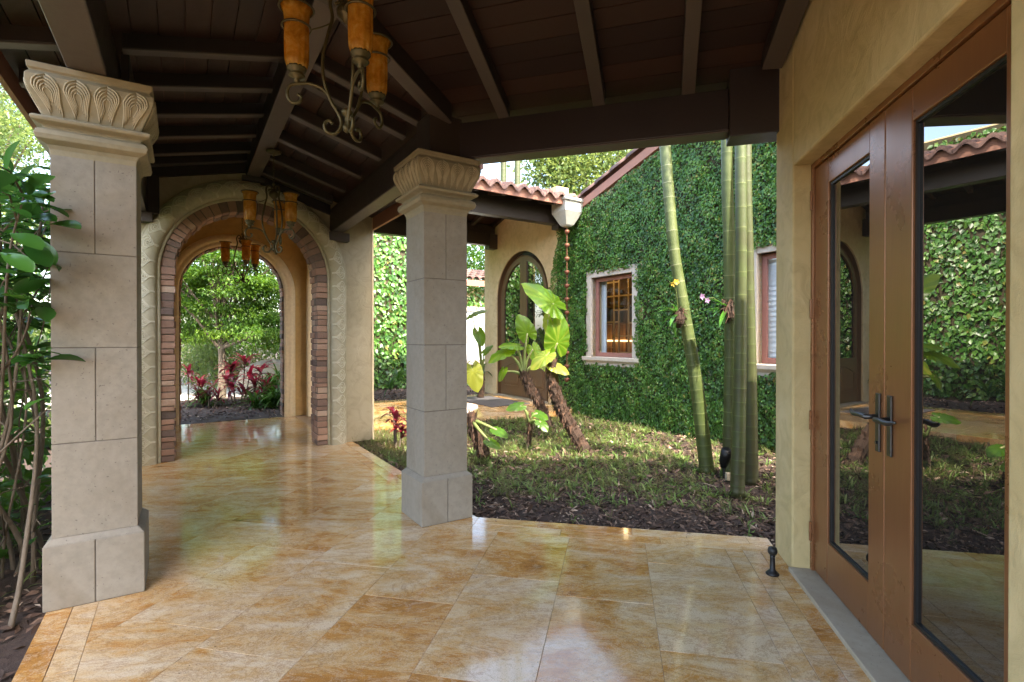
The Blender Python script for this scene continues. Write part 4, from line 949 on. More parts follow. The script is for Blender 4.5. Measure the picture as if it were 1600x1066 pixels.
# ------------------------------------------------------------------ palms in the bed
def palm(label, pts, r0, r1, t0, nring, crown, seed, group):
    rr = random.Random(seed); p0 = np.array(pts[0]); t = thing("palm_tree", label, "palm", p0, group)
    sp = spline(pts, 40); n = len(sp); rad = []; tt = []; nxt = 0.02
    L = np.concatenate([[0], np.cumsum(np.linalg.norm(np.diff(sp, axis=0), axis=1))])
    # resample finely with node rings
    nodes = []; z = .10
    while z < L[-1]: nodes.append(z); z += rr.uniform(.85, 1.15) * nring * (0.7 + .6 * min(1, z / 2.5)) 
    S = []
    prev = 0
    for q in nodes: S += [(q - .05, 0), (q - .008, 0), (q - .004, 1), (q + .004, 1), (q + .008, 0), (q + .05, 0)]
    S = [(0, 0)] + S + [(L[-1], 0)]; S = sorted(S)
    pos = [np.array([np.interp(s, L, sp[:, k]) for k in range(3)]) for s, _ in S]
    rad = [(r0 + (r1 - r0) * min(1, s / 2.2)) * (1.006 if f == 1 else 1.0) * (1.25 if s < .05 else 1) for s, f in S]
    tt = []
    for (s, f), (s2, f2) in zip(S[:-1], S[1:]):
        h = min(1, s / 3.2); base = t0 - .18 * max(0, 1 - s / .8) + .20 * h + rr.gauss(0, .04)
        tt.append(min(1, base + .36) if f == 1 and f2 == 1 else base)
    mb = MB(); mb.tube(pos, rad, 14, tt); mb.build("trunk", M['palm'], t, smooth=True)
    if crown:
        V, F, T = [], [], []; o = 0; top = sp[-1]
        for k in range(crown):
            az = 6.28 * k / crown + rr.uniform(-.3, .3); el = rr.uniform(.1, 1.2); d = np.array([math.cos(az), math.sin(az), 0]); p = top.copy(); ax = []
            for i in range(15): ax.append(p.copy()); p = p + (d * math.cos(el) + np.array([0, 0, math.sin(el)])) * .16; el -= .12
            for i in range(1, 15):
                for sg in (-1, 1):
                    for j in range(2):
                        q = ax[i - 1] * (1 - j * .5) + ax[i] * j * .5
                        v, f = strap(q, az + sg * (1.15 - .03 * i), .52 * math.sin(math.pi * (i + 2) / 18) + .12, .035, .25, .9, 3)
                        for ff in f: F += [[ff[0] + o, ff[1] + o, ff[2] + o], [ff[0] + o, ff[2] + o, ff[3] + o]]; T += [rr.random() * .7] * 2
                        V += v; o += len(v)
        MB().tris(np.array(V), np.array(F), np.array(T)).build("crown", M['fern'], t)
    return t
PG = "slender ringed palms by the ivy wall"
palm("leaning slender green palm stem with pale rings in front of the ivy", [(2.21, 5.79, -.12), at(1088, 600, 5.8), at(1068, 480, 5.82), at(1052, 380, 5.86), at(1040, 240, 5.9), (1.66, 5.95, 5.0), (1.55, 6.0, 6.6)], .082, .062, .46, .15, 11, 1, PG)
palm("left upright palm stem of the trio, brown and fibrous below an orchid", [(2.37, 5.60, -.12), at(1141, 560, 5.55), at(1139, 380, 5.5), at(1136, 220, 5.45), (2.24, 5.3, 6.4)], .066, .060, .30, .20, 11, 2, PG)
palm("front palm stem of the trio standing nearest the stone paving", [(2.15, 4.88, -.10), at(1156, 600, 4.9), at(1158, 400, 4.92), at(1157, 220, 4.95), (2.22, 5.0, 6.0)], .066, .052, .22, .17, 11, 3, PG)
palm("dark right palm stem of the trio closest to the second window", [(2.50, 5.33, -.12), at(1173, 600, 5.33), at(1169, 400, 5.33), at(1166, 220, 5.33), (2.5, 5.4, 6.2)], .068, .054, .10, .18, 11, 4, PG)
for k, (pp, lab) in enumerate((((785, 262), "far thin palm trunk rising above the walkway tiles, left of the pair"), ((807, 262), "far thin palm trunk rising above the walkway tiles, right of the pair"))):
    q = at(pp[0], pp[1], 18.2); palm(lab, [(q[0], 18.2, -.2), (q[0] + .01, 18.2, 5), (q[0] + .10, 18.2, 13)], .13, .11, .05, .3, 12, 20 + k, "far palms above the walkway")
# orchids tied to the stems
def orchid(label, c, col, side, seed):
    rr = random.Random(seed); t = thing("orchid", label, "orchid", c, "orchids tied to the palm stems")
    V, F, T = [], [], []; o = 0
    for k in range(11):
        v, f = strap(c, side + rr.uniform(-1.0, 1.0), rr.uniform(.20, .36), rr.uniform(.035, .06), rr.uniform(-.9, .8), rr.uniform(.6, 1.6), 5)
        for ff in f: F += [[ff[0] + o, ff[1] + o, ff[2] + o], [ff[0] + o, ff[2] + o, ff[3] + o]]; T += [rr.uniform(.5, 1)] * 2
        V += v; o += len(v)
    MB().tris(np.array(V), np.array(F), np.array(T)).build("leaves", M['bush'], t)
    rt = MB()
    for k in range(34):
        a = rr.uniform(0, 6.28); p = np.array(c) + np.array([math.cos(a) * .06, math.sin(a) * .06, rr.uniform(-.05, .1)])
        rt.tube([c, p, p + np.array([rr.uniform(-.09, .09), rr.uniform(-.09, .09), rr.uniform(-.18, .02)])], [.006, .005, .003], 5, rr.random())
    rt.lathe(tuple(np.array(c) - [0, 0, .07]), [(.02, -.08), (.06, -.03), (.075, .02), (.06, .08), (.03, .12)], 11, .2); rt.build("roots", M['tbark'], t)
    if col:
        fc = np.array(c) + np.array(col[1])
        for j in range(3):
            pt = MB(); f0 = fc + np.array([rr.uniform(-.03, .03), rr.uniform(-.03, .03), rr.uniform(-.03, .03)])
            for q in range(5):
                a = 6.28 * q / 5 + j; u = np.array([math.cos(a), -.25, math.sin(a)]); w = np.array([-math.sin(a), 0, math.cos(a)])
                pt.add([f0, f0 + u * .016 + w * .010, f0 + u * .034, f0 + u * .016 - w * .010], [(0, 1, 2, 3)], rr.random())
            pt.build("flower", col[0], t)
        st = MB(); st.tube([c, np.array(c) * .4 + fc * .6 + [0, 0, .05], fc], .003, 5, .4); st.build("flower_stem", M['petiole'], t)
m_y = m_plain("yellow_petal", (0.60, 0.42, 0.04), .5); m_p = m_plain("violet_petal", (0.26, 0.15, 0.28), .5)
orchid("orchid with a yellow bloom tied to the leaning palm stem", at(1060, 492, 5.72), (m_y, (-.05, -.03, .35)), math.pi, 5)
orchid("orchid with a violet bloom tied to the left upright palm stem", at(1136, 482, 5.42), (m_p, (-.26, -.06, .10)), math.pi + .3, 6)

# ------------------------------------------------------------------ taro (elephant ear) plants
def taro_leaf(attach, dirv, nrm, L, tint, seed):
    rr = random.Random(seed); d = unit(np.array(dirv, float)); n = np.array(nrm, float); n = unit(n - d * (n @ d)); s = np.cross(d, n)
    NA, NR = 48, 5; V = [np.array(attach, float)]; F = []; T = []
    for i in range(1, NR + 1):
        q = i / NR
        for k in range(NA):
            a = 2 * math.pi * k / NA; ang = abs(a if a <= math.pi else a - 2 * math.pi)
            r = np.interp(ang, [0, .35, .8, 1.3, 1.9, 2.4, 2.75, 2.95, 3.1416], [.80, .62, .44, .36, .35, .39, .40, .27, .08])
            r *= 1 + .02 * math.sin(9 * a + seed); rho = r * q * L; x, y = rho * math.cos(a), rho * math.sin(a)
            h = -.55 * (y / L) ** 2 * L * 1.0 - .30 * max(0, x / L) ** 2 * L + .020 * L * math.cos(11 * a) * q * q + .06 * L * abs(y / L)
            V.append(np.array(attach) + d * x + s * y + n * h)
    for k in range(NA):
        F.append((0, 1 + k, 1 + (k + 1) % NA)); 
        a = abs(math.sin(a_ := 2 * math.pi * k / NA)); vein = (k in (0, NA - 1)) or k % 5 == 0
        T.append(min(1, tint + (.35 if vein else 0)))
    for i in range(NR - 1):
        for k in range(NA):
            a, b = 1 + i * NA, 1 + (i + 1) * NA; kk = (k + 1) % NA; F.append((a + k, b + k, b + kk, a + kk))
            vein = (k in (0, NA - 1)) or k % 5 == 0; T.append(min(1, max(0, tint + (.28 if vein else rr.uniform(-.05, .05)))))
    return MB().add(V, F, T)
def taro(label, trunk, r0, r1, leaves, seed, group="taro plants in the courtyard"):
    rr = random.Random(seed); t = thing("taro_plant", label, "taro plant", trunk[0], group)
    sp = spline(trunk, 9); n = len(sp); mb = MB()
    rad = [(r0 + (r1 - r0) * i / (n - 1)) * (1 + .05 * math.sin(i * 2.6) + rr.uniform(-.05, .05)) for i in range(n)]
    mb.tube(np.vstack([sp, sp[-1] + [0, 0, .05]]), rad + [.02], 12, [rr.random() * .6 for _ in range(n - 1)] + [.15])
    for i in range(1, n):      # old leaf scars and fibres
        for k in range(16):
            a = rr.uniform(0, 6.28); u = np.array([math.cos(a), math.sin(a), 0]); p = sp[i] + u * rad[i] * .9; l = rr.uniform(.04, .12)
            mb.add([p - np.cross(u, [0, 0, 1]) * .022, p + np.cross(u, [0, 0, 1]) * .022, p + u * .016 + np.array([rr.uniform(-.02, .02), rr.uniform(-.02, .02), l * rr.choice((-1, 1))])], [(0, 1, 2)], rr.random())
    mb.build("trunk", M['tbark'], t)
    top = sp[-1]
    for att, dv, nv, L, ti in leaves:
        att = np.array(att); m = top * .45 + att * .55; m[:2] = top[:2] * .62 + att[:2] * .38
        st = MB(); st.tube(spline([top - [0, 0, .05], m, att], 7), [.030 - .0013 * i for i in range(15)], 7, [.2 + .05 * i for i in range(14)]); st.build("stalk", M['petiole'], t, smooth=True)
        taro_leaf(att, dv, nv, L, ti, rr.randint(0, 99)).build("leaf", M['taro'], t, smooth=True)
Y1 = 6.75
taro("large taro with two broad upright leaves on a thick curved trunk in the bed", [(1.0, 6.6, -.15), at(893, 668, Y1), at(874, 632, Y1), at(864, 600, Y1), at(861, 566, Y1)], .088, .078,
     [(at(864, 474, 6.7), (-.66, -.15, .56), (-.28, -.50, .75), .60, .40), (at(871, 536, 6.72), (.12, -.12, 1.0), (.35, -.9, .15), .52, .50), (at(853, 556, 6.6), (-.7, -.3, -.45), (-.3, -.7, .7), .34, .75), (at(866, 572, 6.7), (.8, -.3, -.3), (0, -.6, .8), .28, .95), (at(856, 500, 6.95), (-.2, .4, -.85), (-.6, -.75, .3), .30, .95)], 1)
Y2 = 7.7
taro("smaller taro with ragged pale trunk and several leaves before the arched door", [at(856, 665, Y2), at(842, 628, Y2), at(828, 606, Y2), at(818, 583, Y2)], .075, .066,
     [(at(824, 521, Y2), (-.35, -.1, .75), (-.2, -.85, .5), .40, .3), (at(806, 540, Y2), (-.85, -.3, .1), (-.2, -.5, .85), .34, .45), (at(790, 549, Y2), (-.8, -.4, -.35), (-.3, -.55, .8), .40, .4), (at(833, 546, Y2), (.3, -.3, -.8), (-.2, -.9, .2), .30, .6), (at(846, 566, Y2), (.6, -.3, -.6), (.1, -.6, .7), .26, .8), (at(786, 580, Y2), (-.4, -.3, -.8), (-.5, -.6, .5), .22, .5)], 2)
Y3 = 6.3
taro("low taro beside the middle pillar with small dark leaves near the mulch", [at(757, 712, Y3), at(748, 690, Y3), at(741, 672, Y3), at(737, 650, Y3)], .075, .055,
     [(at(776, 672, 6.1), (.6, -.5, -.2), (.1, -.5, .85), .22, .15), (at(765, 690, 6.0), (.7, -.4, -.25), (.1, -.5, .85), .20, .25)], 3)
Y4 = 8.6
taro("young taro with two mint leaves at foot of the pale ragged taro", [at(826, 690, Y1), at(828, 668, Y1), at(828, 655, Y1)], .02, .012,
     [(at(812, 634, Y1), (-.9, -.3, -.1), (-.1, -.6, .8), .24, .15), (at(840, 646, Y1), (.6, -.5, -.2), (.1, -.6, .8), .22, .1), (at(845, 660, 6.6), (.5, -.6, -.5), (.1, -.6, .7), .2, .1)], 4)
taro("taro with yellowing hanging leaf between the middle pillar and the arched door", [(-.75, 12.0, -.1), (-.72, 12.0, .3), (-.70, 12.0, .55)], .08, .06,
     [(at(737, 492, 11.8), (.75, -.3, .35), (-.2, -.4, .9), .50, .5), (at(748, 520, 11.9), (.3, -.3, -.8), (.3, -.8, .4), .42, .15), (at(739, 580, 11.6), (.2, -.4, -.9), (-.2, -.95, .2), .62, 1.0), (at(757, 550, 11.9), (.5, .3, .6), (-.5, -.6, .6), .34, .25)], 5)

# ------------------------------------------------------------------ cordylines, ferns, shrubs
def rosette(name, label, cat, mat, loc, heads, L, w, n, seed, group, droop=(.7, 2.0), stem=True, tr=(0, 1)):
    rr = random.Random(seed); t = thing(name, label, cat, loc, group); V, F, T = [], [], []; o = 0; st = MB()
    for hx, hy, hz in heads:
        top = np.array(loc) + [hx, hy, hz]; hue = rr.uniform(*tr)
        if stem: st.tube([np.array(loc) + [hx * .3, hy * .3, -.05], np.array(loc) + [hx * .8, hy * .8, hz * .6], top], [.016, .013, .011], 6, .3)
        for k in range(n):
            v, f = strap(top + np.array([0, 0, rr.uniform(-.12, .03)]), rr.uniform(0, 6.28), L * rr.uniform(.7, 1.15), w * rr.uniform(.75, 1.2), rr.uniform(.1, 1.35), rr.uniform(*droop), 5)
            ti = min(1, max(0, hue + rr.gauss(0, .16)))
            for ff in f: F += [[ff[0] + o, ff[1] + o, ff[2] + o], [ff[0] + o, ff[2] + o, ff[3] + o]]; T += [ti] * 2
            V += v; o += len(v)
    MB().tris(np.array(V), np.array(F), np.array(T)).build("leaves", mat, t)
    if stem: st.build("stem", M['bark'], t)
    return t
CG = "red cordylines beyond the far arch"
def gnd(px, Y): return (float((px - 800) / 800 * Y), float(Y), -.12)
rosette("cordyline", "crimson and dark red cordyline in the middle of the bed beyond the arch", "shrub", M['red'], gnd(372, 11.3), [(-.15, 0, .85), (.1, .1, 1.0), (.25, 0, .7), (-.3, .1, .6), (.45, .1, .78), (.0, -.2, .45)], .42, .085, 15, 1, CG, tr=(.35, 1))
rosette("cordyline", "maroon cordyline with dark drooping leaves at right of the crimson one", "shrub", M['red'], gnd(398, 10.9), [(0, 0, .55), (.2, .1, .5), (-.2, 0, .38), (.05, -.1, .25)], .42, .06, 15, 2, CG, tr=(.05, .4))
rosette("cordyline", "thin red tipped cordyline at left of the bed beyond the arch", "shrub", M['red'], gnd(294, 11.1), [(0, 0, .78), (.18, .1, .55), (.3, 0, .45)], .32, .07, 13, 3, CG, tr=(.3, .95))
rosette("cordyline", "dark leaved cordyline low at left beneath the thin red tipped one", "shrub", M['red'], gnd(326, 10.7), [(0, 0, .40), (.2, 0, .32), (-.2, 0, .28)], .36, .05, 16, 4, CG, tr=(.0, .25))
rosette("cordyline", "small red cordyline on the mulch just left of the middle pillar", "shrub", M['red'], (-1.52, 6.7, -.08), [(0, 0, .38), (.08, .0, .28), (-.05, .1, .48)], .22, .055, 11, 5, None, tr=(.15, .5))
for k, (px, Y, h, lab) in enumerate(((335, 10.9, .25, "bright green low fern before the dark cordyline beyond the arch"), (428, 11.2, .45, "tall lush fern at right of the bed beyond the arch"), (440, 10.7, .30, "arching fern by the right jamb of the far arch"), (412, 10.6, .2, "small grassy fern in front of the tall fern"), (420, 12.0, .6, "background fern clump rising behind the tall lush fern"))):
    rosette("fern", lab, "fern", M['fern'], gnd(px, Y), [(random.uniform(-.25, .25), random.uniform(-.1, .1), h * random.uniform(.6, 1.1)) for _ in range(6)], .48, .035, 22, 30 + k, "ferns beyond the far arch", stem=False)
rosette("fern", "fern at the foot of the sunlit ivy wall left of the middle pillar", "fern", M['fern'], gnd(622, 13.0), [(0, 0, .5), (.3, 0, .4), (-.2, 0, .3)], .6, .05, 20, 40, None, stem=False)
rosette("fern", "leafy clump under the rear house window by the yellowing taro", "fern", M['fern'], gnd(750, 13.4), [(0, 0, .6), (.5, 0, .7), (-.5, 0, .5), (.9, 0, .5)], .6, .06, 20, 41, None, stem=False)

# ------------------------------------------------------------------ trees
def tree(name, label, base, trunk_h, r_tr, lobes, n, size, mat, seed, group=None, limbs=9, flat=.5, gap=.0, wr=.5, flatn=.5):
    rr = random.Random(seed); g = np.random.default_rng(seed); base = np.array(base, float); t = thing(name, label, "tree", base, group)
    tr = MB(); top = base + [rr.uniform(-.2, .2), rr.uniform(-.2, .2), trunk_h]
    tr.tube(spline([base - [0, 0, .2], base * .5 + top * .5 + [rr.uniform(-.1, .1), 0, 0], top], 6), [r_tr * (1.25 - .5 * i / 12) for i in range(13)], 9, [.4 + .3 * rr.random() for _ in range(12)])
    cl = []
    tot = sum(l[3] * l[4] * l[5] for l in lobes)
    for (x, y, z, rx, ry, rz) in lobes:
        c = base + [x, y, z]; m = max(4, int(limbs * 6 * rx * ry * rz / tot))
        for k in range(m):
            d = g.normal(size=3); d /= np.linalg.norm(d); q = c + d * np.array([rx, ry, rz]) * (g.random() ** .45); cl.append(q)
    for k in range(limbs * 2):
        q = cl[rr.randrange(len(cl))]; s = base * .35 + top * .65 if rr.random() < .5 else top
        mid = s * .5 + q * .5 + [rr.uniform(-.15, .15), rr.uniform(-.15, .15), rr.uniform(.0, .3)]
        tr.tube(spline([s, mid, q], 4), [r_tr * .45 * (1 - .1 * i) for i in range(9)], 6, .45)
    tr.build("trunk", M['bark'], t)
    cl = np.array(cl); per = n // len(cl); P = []; Tn = []
    for q in cl:
        cs = size * rr.uniform(4, 8); off = g.normal(size=(per, 3)) * np.array([cs, cs, cs * flat]) * .55
        P.append(q + off); Tn.append(np.full(per, rr.gauss(.5, .17)))
    P = np.concatenate(P); Tn = np.concatenate(Tn); m = len(P)
    out = unit(P - (base + [0, 0, np.mean([l[2] for l in lobes])])); D = unit(out * .5 + g.normal(size=(m, 3)) * .6 + [0, 0, -.25]); N = unit(np.array([0, 0, 1.0]) * flatn * 2 + g.normal(size=(m, 3)) * .6)
    MB().tris(*leaf_mesh(P, D, N, g.uniform(.7, 1.3, m) * size, wr, np.clip(Tn + g.normal(0, .15, m), 0, 1))).build("crown", mat, t)
    return t
tree("maple_tree", "bright green layered tree filling the far arch", (-7.15, 12.6, -.1), 1.9, .085, [(-1.7, .3, 1.7, .9, .8, .45), (1.5, .3, 1.6, .9, .8, .45), (.5, .9, 1.7, .9, .6, .4), (0, 0, 3.1, 1.9, 1.3, 1.0), (-.9, .3, 2.2, 1.1, 1, .7), (1.0, .2, 2.0, 1.1, 1, .7), (.2, .5, 4.3, 1.8, 1.4, 1.0), (-1.9, .6, 3.4, 1.1, 1, 1.1), (1.9, .6, 3.2, 1.1, 1, 1.1)], 62000, .095, M['leaf'], 1, None, 20, .2, wr=.38)
BG = "trees beyond the far arch"
for k, (x, y, h, lab) in enumerate(((-10.5, 18.5, 3.2, "pale sunlit tree behind the layered tree, left side of the far arch"), (-7.0, 21.5, 3.4, "pale sunlit tree directly behind the layered tree beyond the arch"), (-4.8, 17.5, 3.0, "pale sunlit tree behind the layered tree, right side of the far arch"))):
    tree("background_tree", lab, (x, y, -.2), 1.6, .12, [(0, 0, h, 2.0, 1.6, 1.8), (.5, 0, h - 1.4, 1.6, 1.3, 1.0), (-.7, 0, h + 1.3, 1.5, 1.3, 1.3)], 5500, .17, M['leafp'], 50 + k, BG, 9, .6)
HG = "low pale shrubs beyond the far arch"
for k, (x, y, lab) in enumerate(((-8.6, 15.2, "pale yellow-green shrub low at left beyond the arch, behind the thin cordyline"), (-6.9, 16.0, "pale yellow-green shrub low in the middle behind the tree trunk"), (-5.3, 15.4, "pale yellow-green shrub low at right behind the boulders"), (-10.2, 16.2, "pale yellow-green shrub farthest left beyond the arch"))):
    tree("background_shrub", lab, (x, y, -.2), .5, .05, [(0, 0, .8, 1.15, .8, .75), (.5, 0, 1.3, .8, .7, .6)], 4200, .10, M['leafp'], 90 + k, HG, 7, .6)
SG = "trees above the walkway roof"
for k, (x, y, h, rx, lab, mt) in enumerate(((2.1, 20.5, 8.0, 1.2, "slim olive tree over the walkway tiles beside the far palm trunks", 'leafp'), (3.9, 22, 8.6, 2.6, "broad pale green tree over the walkway tiles left of the gable", 'leafp'), (6.6, 24, 9.0, 2.6, "tall tree partly behind the gable rake and beam", 'leaf'), (-2.2, 23.5, 4.6, 2.0, "green tree behind the rear house roof", 'leaf'))):
    tree("background_tree", lab, (x, y, -.2), h * .6, .16, [(0, 0, h, rx, rx * .8, 1.7), (rx * .4, 0, h - 1.5, rx * .8, rx * .7, 1.2), (-rx * .3, 0, h + .7, rx * .7, rx * .7, 1.0)], 6500, .19, M[mt], 60 + k, SG, 9, .6)
LG = "sunlit trees at far left"
for k, (x, y, h, lab) in enumerate(((-12.2, 11.5, 5.6, "sunlit feathery tree showing left of the large pillar capital"), (-15.5, 15.0, 9.0, "taller sunlit tree behind the feathery one at far left"), (-9.5, 8.2, 1.6, "low sunlit tree between the stems of the glossy shrub"))):
    tree("background_tree", lab, (x, y, -.2), h * .6, .14, [(0, 0, h, 1.9, 1.7, 1.7), (.6, -.3, h - 1.4, 1.6, 1.4, 1.2), (-.6, 0, h + 1.2, 1.4, 1.3, 1.2)], 16000, .10, M['leafp'], 70 + k, LG, 10, .6)

# glossy shrub at the left edge
def big_leaves(P, D, N, L, wr, tint, mb):
    for p, d, n, l, t in zip(P, D, N, L, tint):
        d = unit(d); s = unit(np.cross(d, n)); n = np.cross(s, d); rows = []
        for q, w in ((0, .04), (.12, .10), (.3, .30), (.5, .46), (.7, .52), (.86, .42), (.96, .22), (1.0, .03)):
            c = p + d * l * q - n * l * .22 * q * q; rows.append([c - s * l * w * wr + n * l * w * .16, c, c + s * l * w * wr + n * l * w * .16])
        mb.grid(rows, t)
sh = thing("glossy_shrub", "shrub with large glossy green leaves and tangled stems at left of the big pillar", "shrub", W(-1.0, 3.9, -.06))
stm = MB(); lv = MB(); rr = random.Random(4); g = np.random.default_rng(4); tips = []
for k in range(34):
    b = np.array(W(rr.uniform(-1.25, -.72), rr.uniform(3.3, 4.9), -.1)); zt = rr.uniform(1.5, 2.25)
    e = np.array(W(rr.uniform(-1.5, -.62), rr.uniform(3.2, 4.6), zt)); m = b * .5 + e * .5 + np.array([rr.uniform(-.2, .2), rr.uniform(-.2, .2), .0])
    pts = spline([b, b * .7 + m * .3 + np.array([rr.uniform(-.07, .07), rr.uniform(-.07, .07), 0]), m, e * .7 + m * .3 + np.array([rr.uniform(-.08, .08), 0, 0]), e], 5); r0 = rr.uniform(.007, .02)
    stm.tube(pts, [r0 * (1 - .7 * i / (len(pts) - 1)) for i in range(len(pts))], 6, rr.random()); tips.append(e)
    for q in range(3):
        i = rr.randrange(4, len(pts)); a = pts[i]; z = a + np.array([rr.uniform(-.35, .35), rr.uniform(-.35, .35), rr.uniform(-.2, .35)])
        stm.tube([a, a * .5 + z * .5 + [0, 0, rr.uniform(-.06, .08)], z], [.006, .004, .002], 5, rr.random())
        if z[2] > .35 and rr.random() < .8: tips.append(z)
for e in tips:
    k = rr.randint(8, 13) if e[2] > 1.25 else rr.randint(1, 3)
    D = np.array([[math.cos(a), math.sin(a), rr.uniform(-.3, .7)] for a in (rr.uniform(0, 6.28) for _ in range(k))]); N = np.array([[0, 0, 1.0]] * k) + g.normal(size=(k, 3)) * .3
    big_leaves(np.array([e + g.normal(size=3) * .03 for _ in range(k)]), D, N, g.uniform(.10, .19, k) * (1 if e[2] > 1.25 else .7), .42, g.random(k) ** 1.3, lv)
for (px, py, Y, dx, dz, l) in ((72, 352, 2.55, .9, .05, .20), (30, 345, 2.5, .8, .1, .22), (50, 330, 2.5, .6, .5, .17), (78, 335, 2.7, .3, .8, .14), (20, 310, 2.5, .9, .15, .2), (35, 375, 2.45, .8, -.5, .2), (60, 372, 2.55, .7, -.8, .16), (5, 330, 2.4, .9, .3, .22), (10, 280, 2.5, .3, .9, .2), (28, 300, 2.6, .5, .8, .18), (15, 365, 2.4, .8, -.2, .2), (0, 395, 2.4, .9, -.3, .2)):
    big_leaves([at(px, py, Y)], [np.array([dx, -.25, dz])], [np.array([-.15, -.45, .85])], [l], .42, [rr.uniform(.25, .95)], lv)
stm.build("stems", M['bark'], sh, smooth=True); lv.build("leaves", M['bush'], sh, smooth=True)
# dark under-foliage behind the stems
Pn = np.array([W(g.uniform(-3.8, -.95), g.uniform(3.7, 7.0), g.uniform(-.05, 2.1)) for _ in range(12000)]); m = len(Pn)
hs = thing("hedge_shrub", "small leaved dark shrub behind the tangled stems at far left", "shrub", W(-2, 5.2, -.08))
MB().tris(*leaf_mesh(Pn, rdir(m), rdir(m), g.uniform(.06, .15, m), .5, np.clip(g.normal(.4, .25, m), 0, 1))).build("leaves", M['fern'], hs)
hb = MB()
for k in range(40):
    b = np.array(W(rr.uniform(-3.2, -1.2), rr.uniform(3.8, 6.8), -.1)); hb.tube(spline([b, b + [rr.uniform(-.2, .2), rr.uniform(-.2, .2), .7], b + [rr.uniform(-.5, .5), rr.uniform(-.5, .5), 1.5]], 4), [.013 - .001 * i for i in range(9)], 5, rr.random())
hb.build("stems", M['bark'], hs)
# rocks beyond the arch
def rock(label, loc, r, seed):
    g = np.random.default_rng(seed); mb = MB(); rows = []
    for i in range(9):
        th = math.pi * i / 8; rows.append([(loc[0] + r[0] * math.sin(th) * math.cos(p) * (1 + .18 * math.sin(3 * p + seed + 2 * th)), loc[1] + r[1] * math.sin(th) * math.sin(p) * (1 + .15 * math.cos(2 * p + seed)), loc[2] + r[2] * -math.cos(th) * (1 + .1 * math.sin(5 * p))) for p in np.linspace(0, 2 * math.pi, 14)[:-1]])
    mb.loft(rows, .5); return tag(mb.build("garden_boulder", M['rock'], bevel=.02), label, "boulder", "boulders beyond the far arch")
rock("pale rounded boulder low at right beyond the far arch", (-5.35, 13.3, .35), (.55, .45, .62), 1)
rock("long grey boulder behind the red cordylines beyond the arch", (-6.5, 13.9, .30), (.9, .45, .50), 2)
rock("small boulder by the ferns at the right jamb beyond the arch", (-5.0, 12.3, .15), (.3, .3, .35), 3)

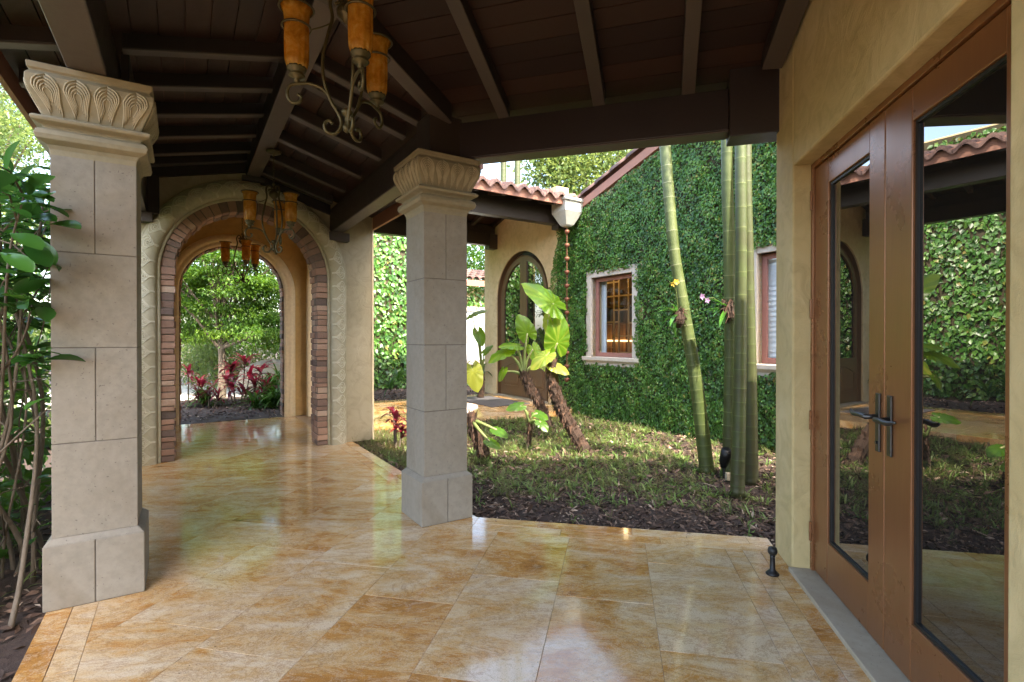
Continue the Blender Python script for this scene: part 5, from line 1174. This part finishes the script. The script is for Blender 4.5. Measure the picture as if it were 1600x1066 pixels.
# ------------------------------------------------------------------ chandeliers (built once, copied)
def chandelier(label, loc, chain_top, rot):
    t = thing("chandelier", label, "chandelier", loc, "iron chandeliers with amber glass shades")
    Z = (0, 0, 0)
    MB().lathe(Z, [(.004, -.03), (.018, -.02), (.022, 0), (.012, .012), (.010, .05), (.026, .06), (.030, .075), (.016, .09)], 12).build("bottom_hub", M['iron'], t, smooth=True, loc=Z)
    MB().lathe((0, 0, .56), [(.006, -.05), (.02, -.035), (.045, -.01), (.048, .015), (.03, .045), (.012, .055), (.010, .10), (.02, .11), (.006, .13)], 14).build("top_hub", M['iron'], t, smooth=True, loc=Z)
    for k in range(3):
        az = math.radians(rot[k]); c, s = math.cos(az), math.sin(az)
        P = lambda r, z, o=0: (r * c - o * s, r * s + o * c, z)
        m = MB()
        ly = [P(.055, .60), P(.03, .615), P(.018, .60), P(.03, .645), P(.062, .645), P(.078, .60), P(.068, .53), P(.090, .44), P(.112, .33), P(.108, .22), P(.075, .12), P(.035, .05), P(.028, .0), P(.055, -.04), P(.095, -.035), P(.105, .0), P(.085, .02), P(.068, .008)]
        m.tube(spline(ly, 5), .0085, 7)
        arm = [P(.072, .12), P(.11, .17), P(.165, .19), P(.215, .185), P(.262, .17), P(.275, .125), P(.255, .09), P(.222, .095), P(.212, .118), P(.228, .132)]
        m.tube(spline(arm, 5), .0078, 7)
        a = m.build("arm", M['iron'], t, smooth=True, loc=Z)
        cc = P(.232, 0)
        q = MB(); q.lathe((cc[0], cc[1], .185), [(.008, 0), (.016, .01), (.012, .022), (.036, .03), (.04, .036), (.03, .044), (.034, .052), (.046, .066), (.046, .076), (.03, .082)], 16); q.build("cup", M['iron'], a, smooth=True, loc=Z)
        g = MB(); g.lathe((cc[0], cc[1], .25), [(.012, 0), (.044, .006), (.054, .04), (.056, .12), (.055, .235), (.059, .275), (.074, .30), (.071, .30), (.055, .272), (.051, .235), (.052, .12), (.050, .04), (.02, .012)], 60)
        g.v = [(cc[0] + (x - cc[0]) * (1 + .03 * math.cos(12 * math.atan2(y - cc[1], x - cc[0]))), cc[1] + (y - cc[1]) * (1 + .03 * math.cos(12 * math.atan2(y - cc[1], x - cc[0]))), zz) for x, y, zz in g.v]
        g.build("shade", M['amber'], t, smooth=True, loc=Z)
        cd = MB(); cd.lathe((cc[0], cc[1], .255), [(.012, 0), (.012, .10), (.008, .105), (.009, .13), (.002, .16)], 10); cd.build("candle", M['mould'], t, smooth=True, loc=Z)
        r = MB()
        for z, rad in ((.455, .066), (.547, .079)):
            r.tube([(cc[0] + rad * math.cos(x), cc[1] + rad * math.sin(x), z) for x in np.linspace(0, 6.2832, 25)], .0055, 6, cap=False)
        r.tube(spline([P(.078, .50), P(.12, .475), P(.166, .455)], 5), .004, 6); r.build("ring", M['iron'], t, smooth=True, loc=Z)
    ch = MB(); z = .68; i = 0
    while z < chain_top - .02:
        a = np.array([1, 0, 0]) if i % 2 else np.array([0, 1, 0])
        ch.tube([np.array([0, 0, z + .024]) + a * .009 * math.cos(x) + np.array([0, 0, .022 * math.sin(x)]) for x in np.linspace(0, 6.2832, 11)], .003, 5, cap=False); z += .036; i += 1
    ch.build("chain", M['iron'], t, loc=Z)
    MB().lathe((0, 0, chain_top - .055), [(.008, 0), (.012, .012), (.05, .022), (.072, .034), (.078, .052), (.07, .055)], 18).build("canopy", M['iron'], t, smooth=True, loc=Z)
    return t
chandelier("largest nearest iron chandelier with amber shades cropped by the photo top edge", W(.69, 2.60, 2.455), .875, (196, 303, 66))
chandelier("middle iron chandelier hanging from the ridge before the carved arch", W(.80, 5.85, 2.335), 1.02, (222, 338, 100))
chandelier("farthest small chandelier hanging inside the pavilion before the green tree", W(.74, 8.55, 2.27), 1.34, (190, 310, 70))

# ------------------------------------------------------------------ small things
def door_stop(label, loc, s=1.0):
    t = thing("door_stop", label, "door stop", loc, "black iron door stops")
    MB().lathe((0, 0, 0), [(.032 * s, 0), (.034 * s, .006 * s), (.026 * s, .014 * s), (.014 * s, .026 * s), (.012 * s, .09 * s), (.014 * s, .105 * s)], 14).build("post", M['black'], t, smooth=True, loc=(0, 0, 0))
    MB().lathe((0, 0, 0), [(.014 * s, .105 * s), (.022 * s, .112 * s), (.024 * s, .128 * s), (.020 * s, .142 * s), (.008 * s, .146 * s)], 14).build("rubber_head", M['gasket'], t, smooth=True, loc=(0, 0, 0))
door_stop("black iron door stop on the golden paving by the french doors", (1.545, 3.03, 0.0), 1.12)
door_stop("distant black door stop on the walkway by the arched door", W(6.05, 10.75, 0.0), 1.5)
mt = MB(); mt.box(W, (5.25, 6.2), (8.95, 10.75), (.001, .014)); mo_ = mt.build("door_mat", M['mat'], bevel=.004); tag(mo_, "dark flat door mat lying before the arched double door", "door mat")
sl = thing("garden_spotlight", "black bullet spotlight on a stake between the palm stems", "spotlight", (2.30, 5.55, -.1))
MB().tube([(2.30, 5.55, -.15), (2.30, 5.55, .02)], .012, 8).build("stake", M['black'], sl)
MB().tube([(2.30, 5.57, .0), (2.30, 5.55, .06), (2.30, 5.50, .14), (2.30, 5.47, .20)], [.03, .05, .058, .06], 14).build("lamp_head", M['black'], sl, smooth=True)
MB().box(I, (2.26, 2.32), (5.38, 5.43), (-.1, -.02)).build("junction_box", M['conc'], sl, bevel=.006)
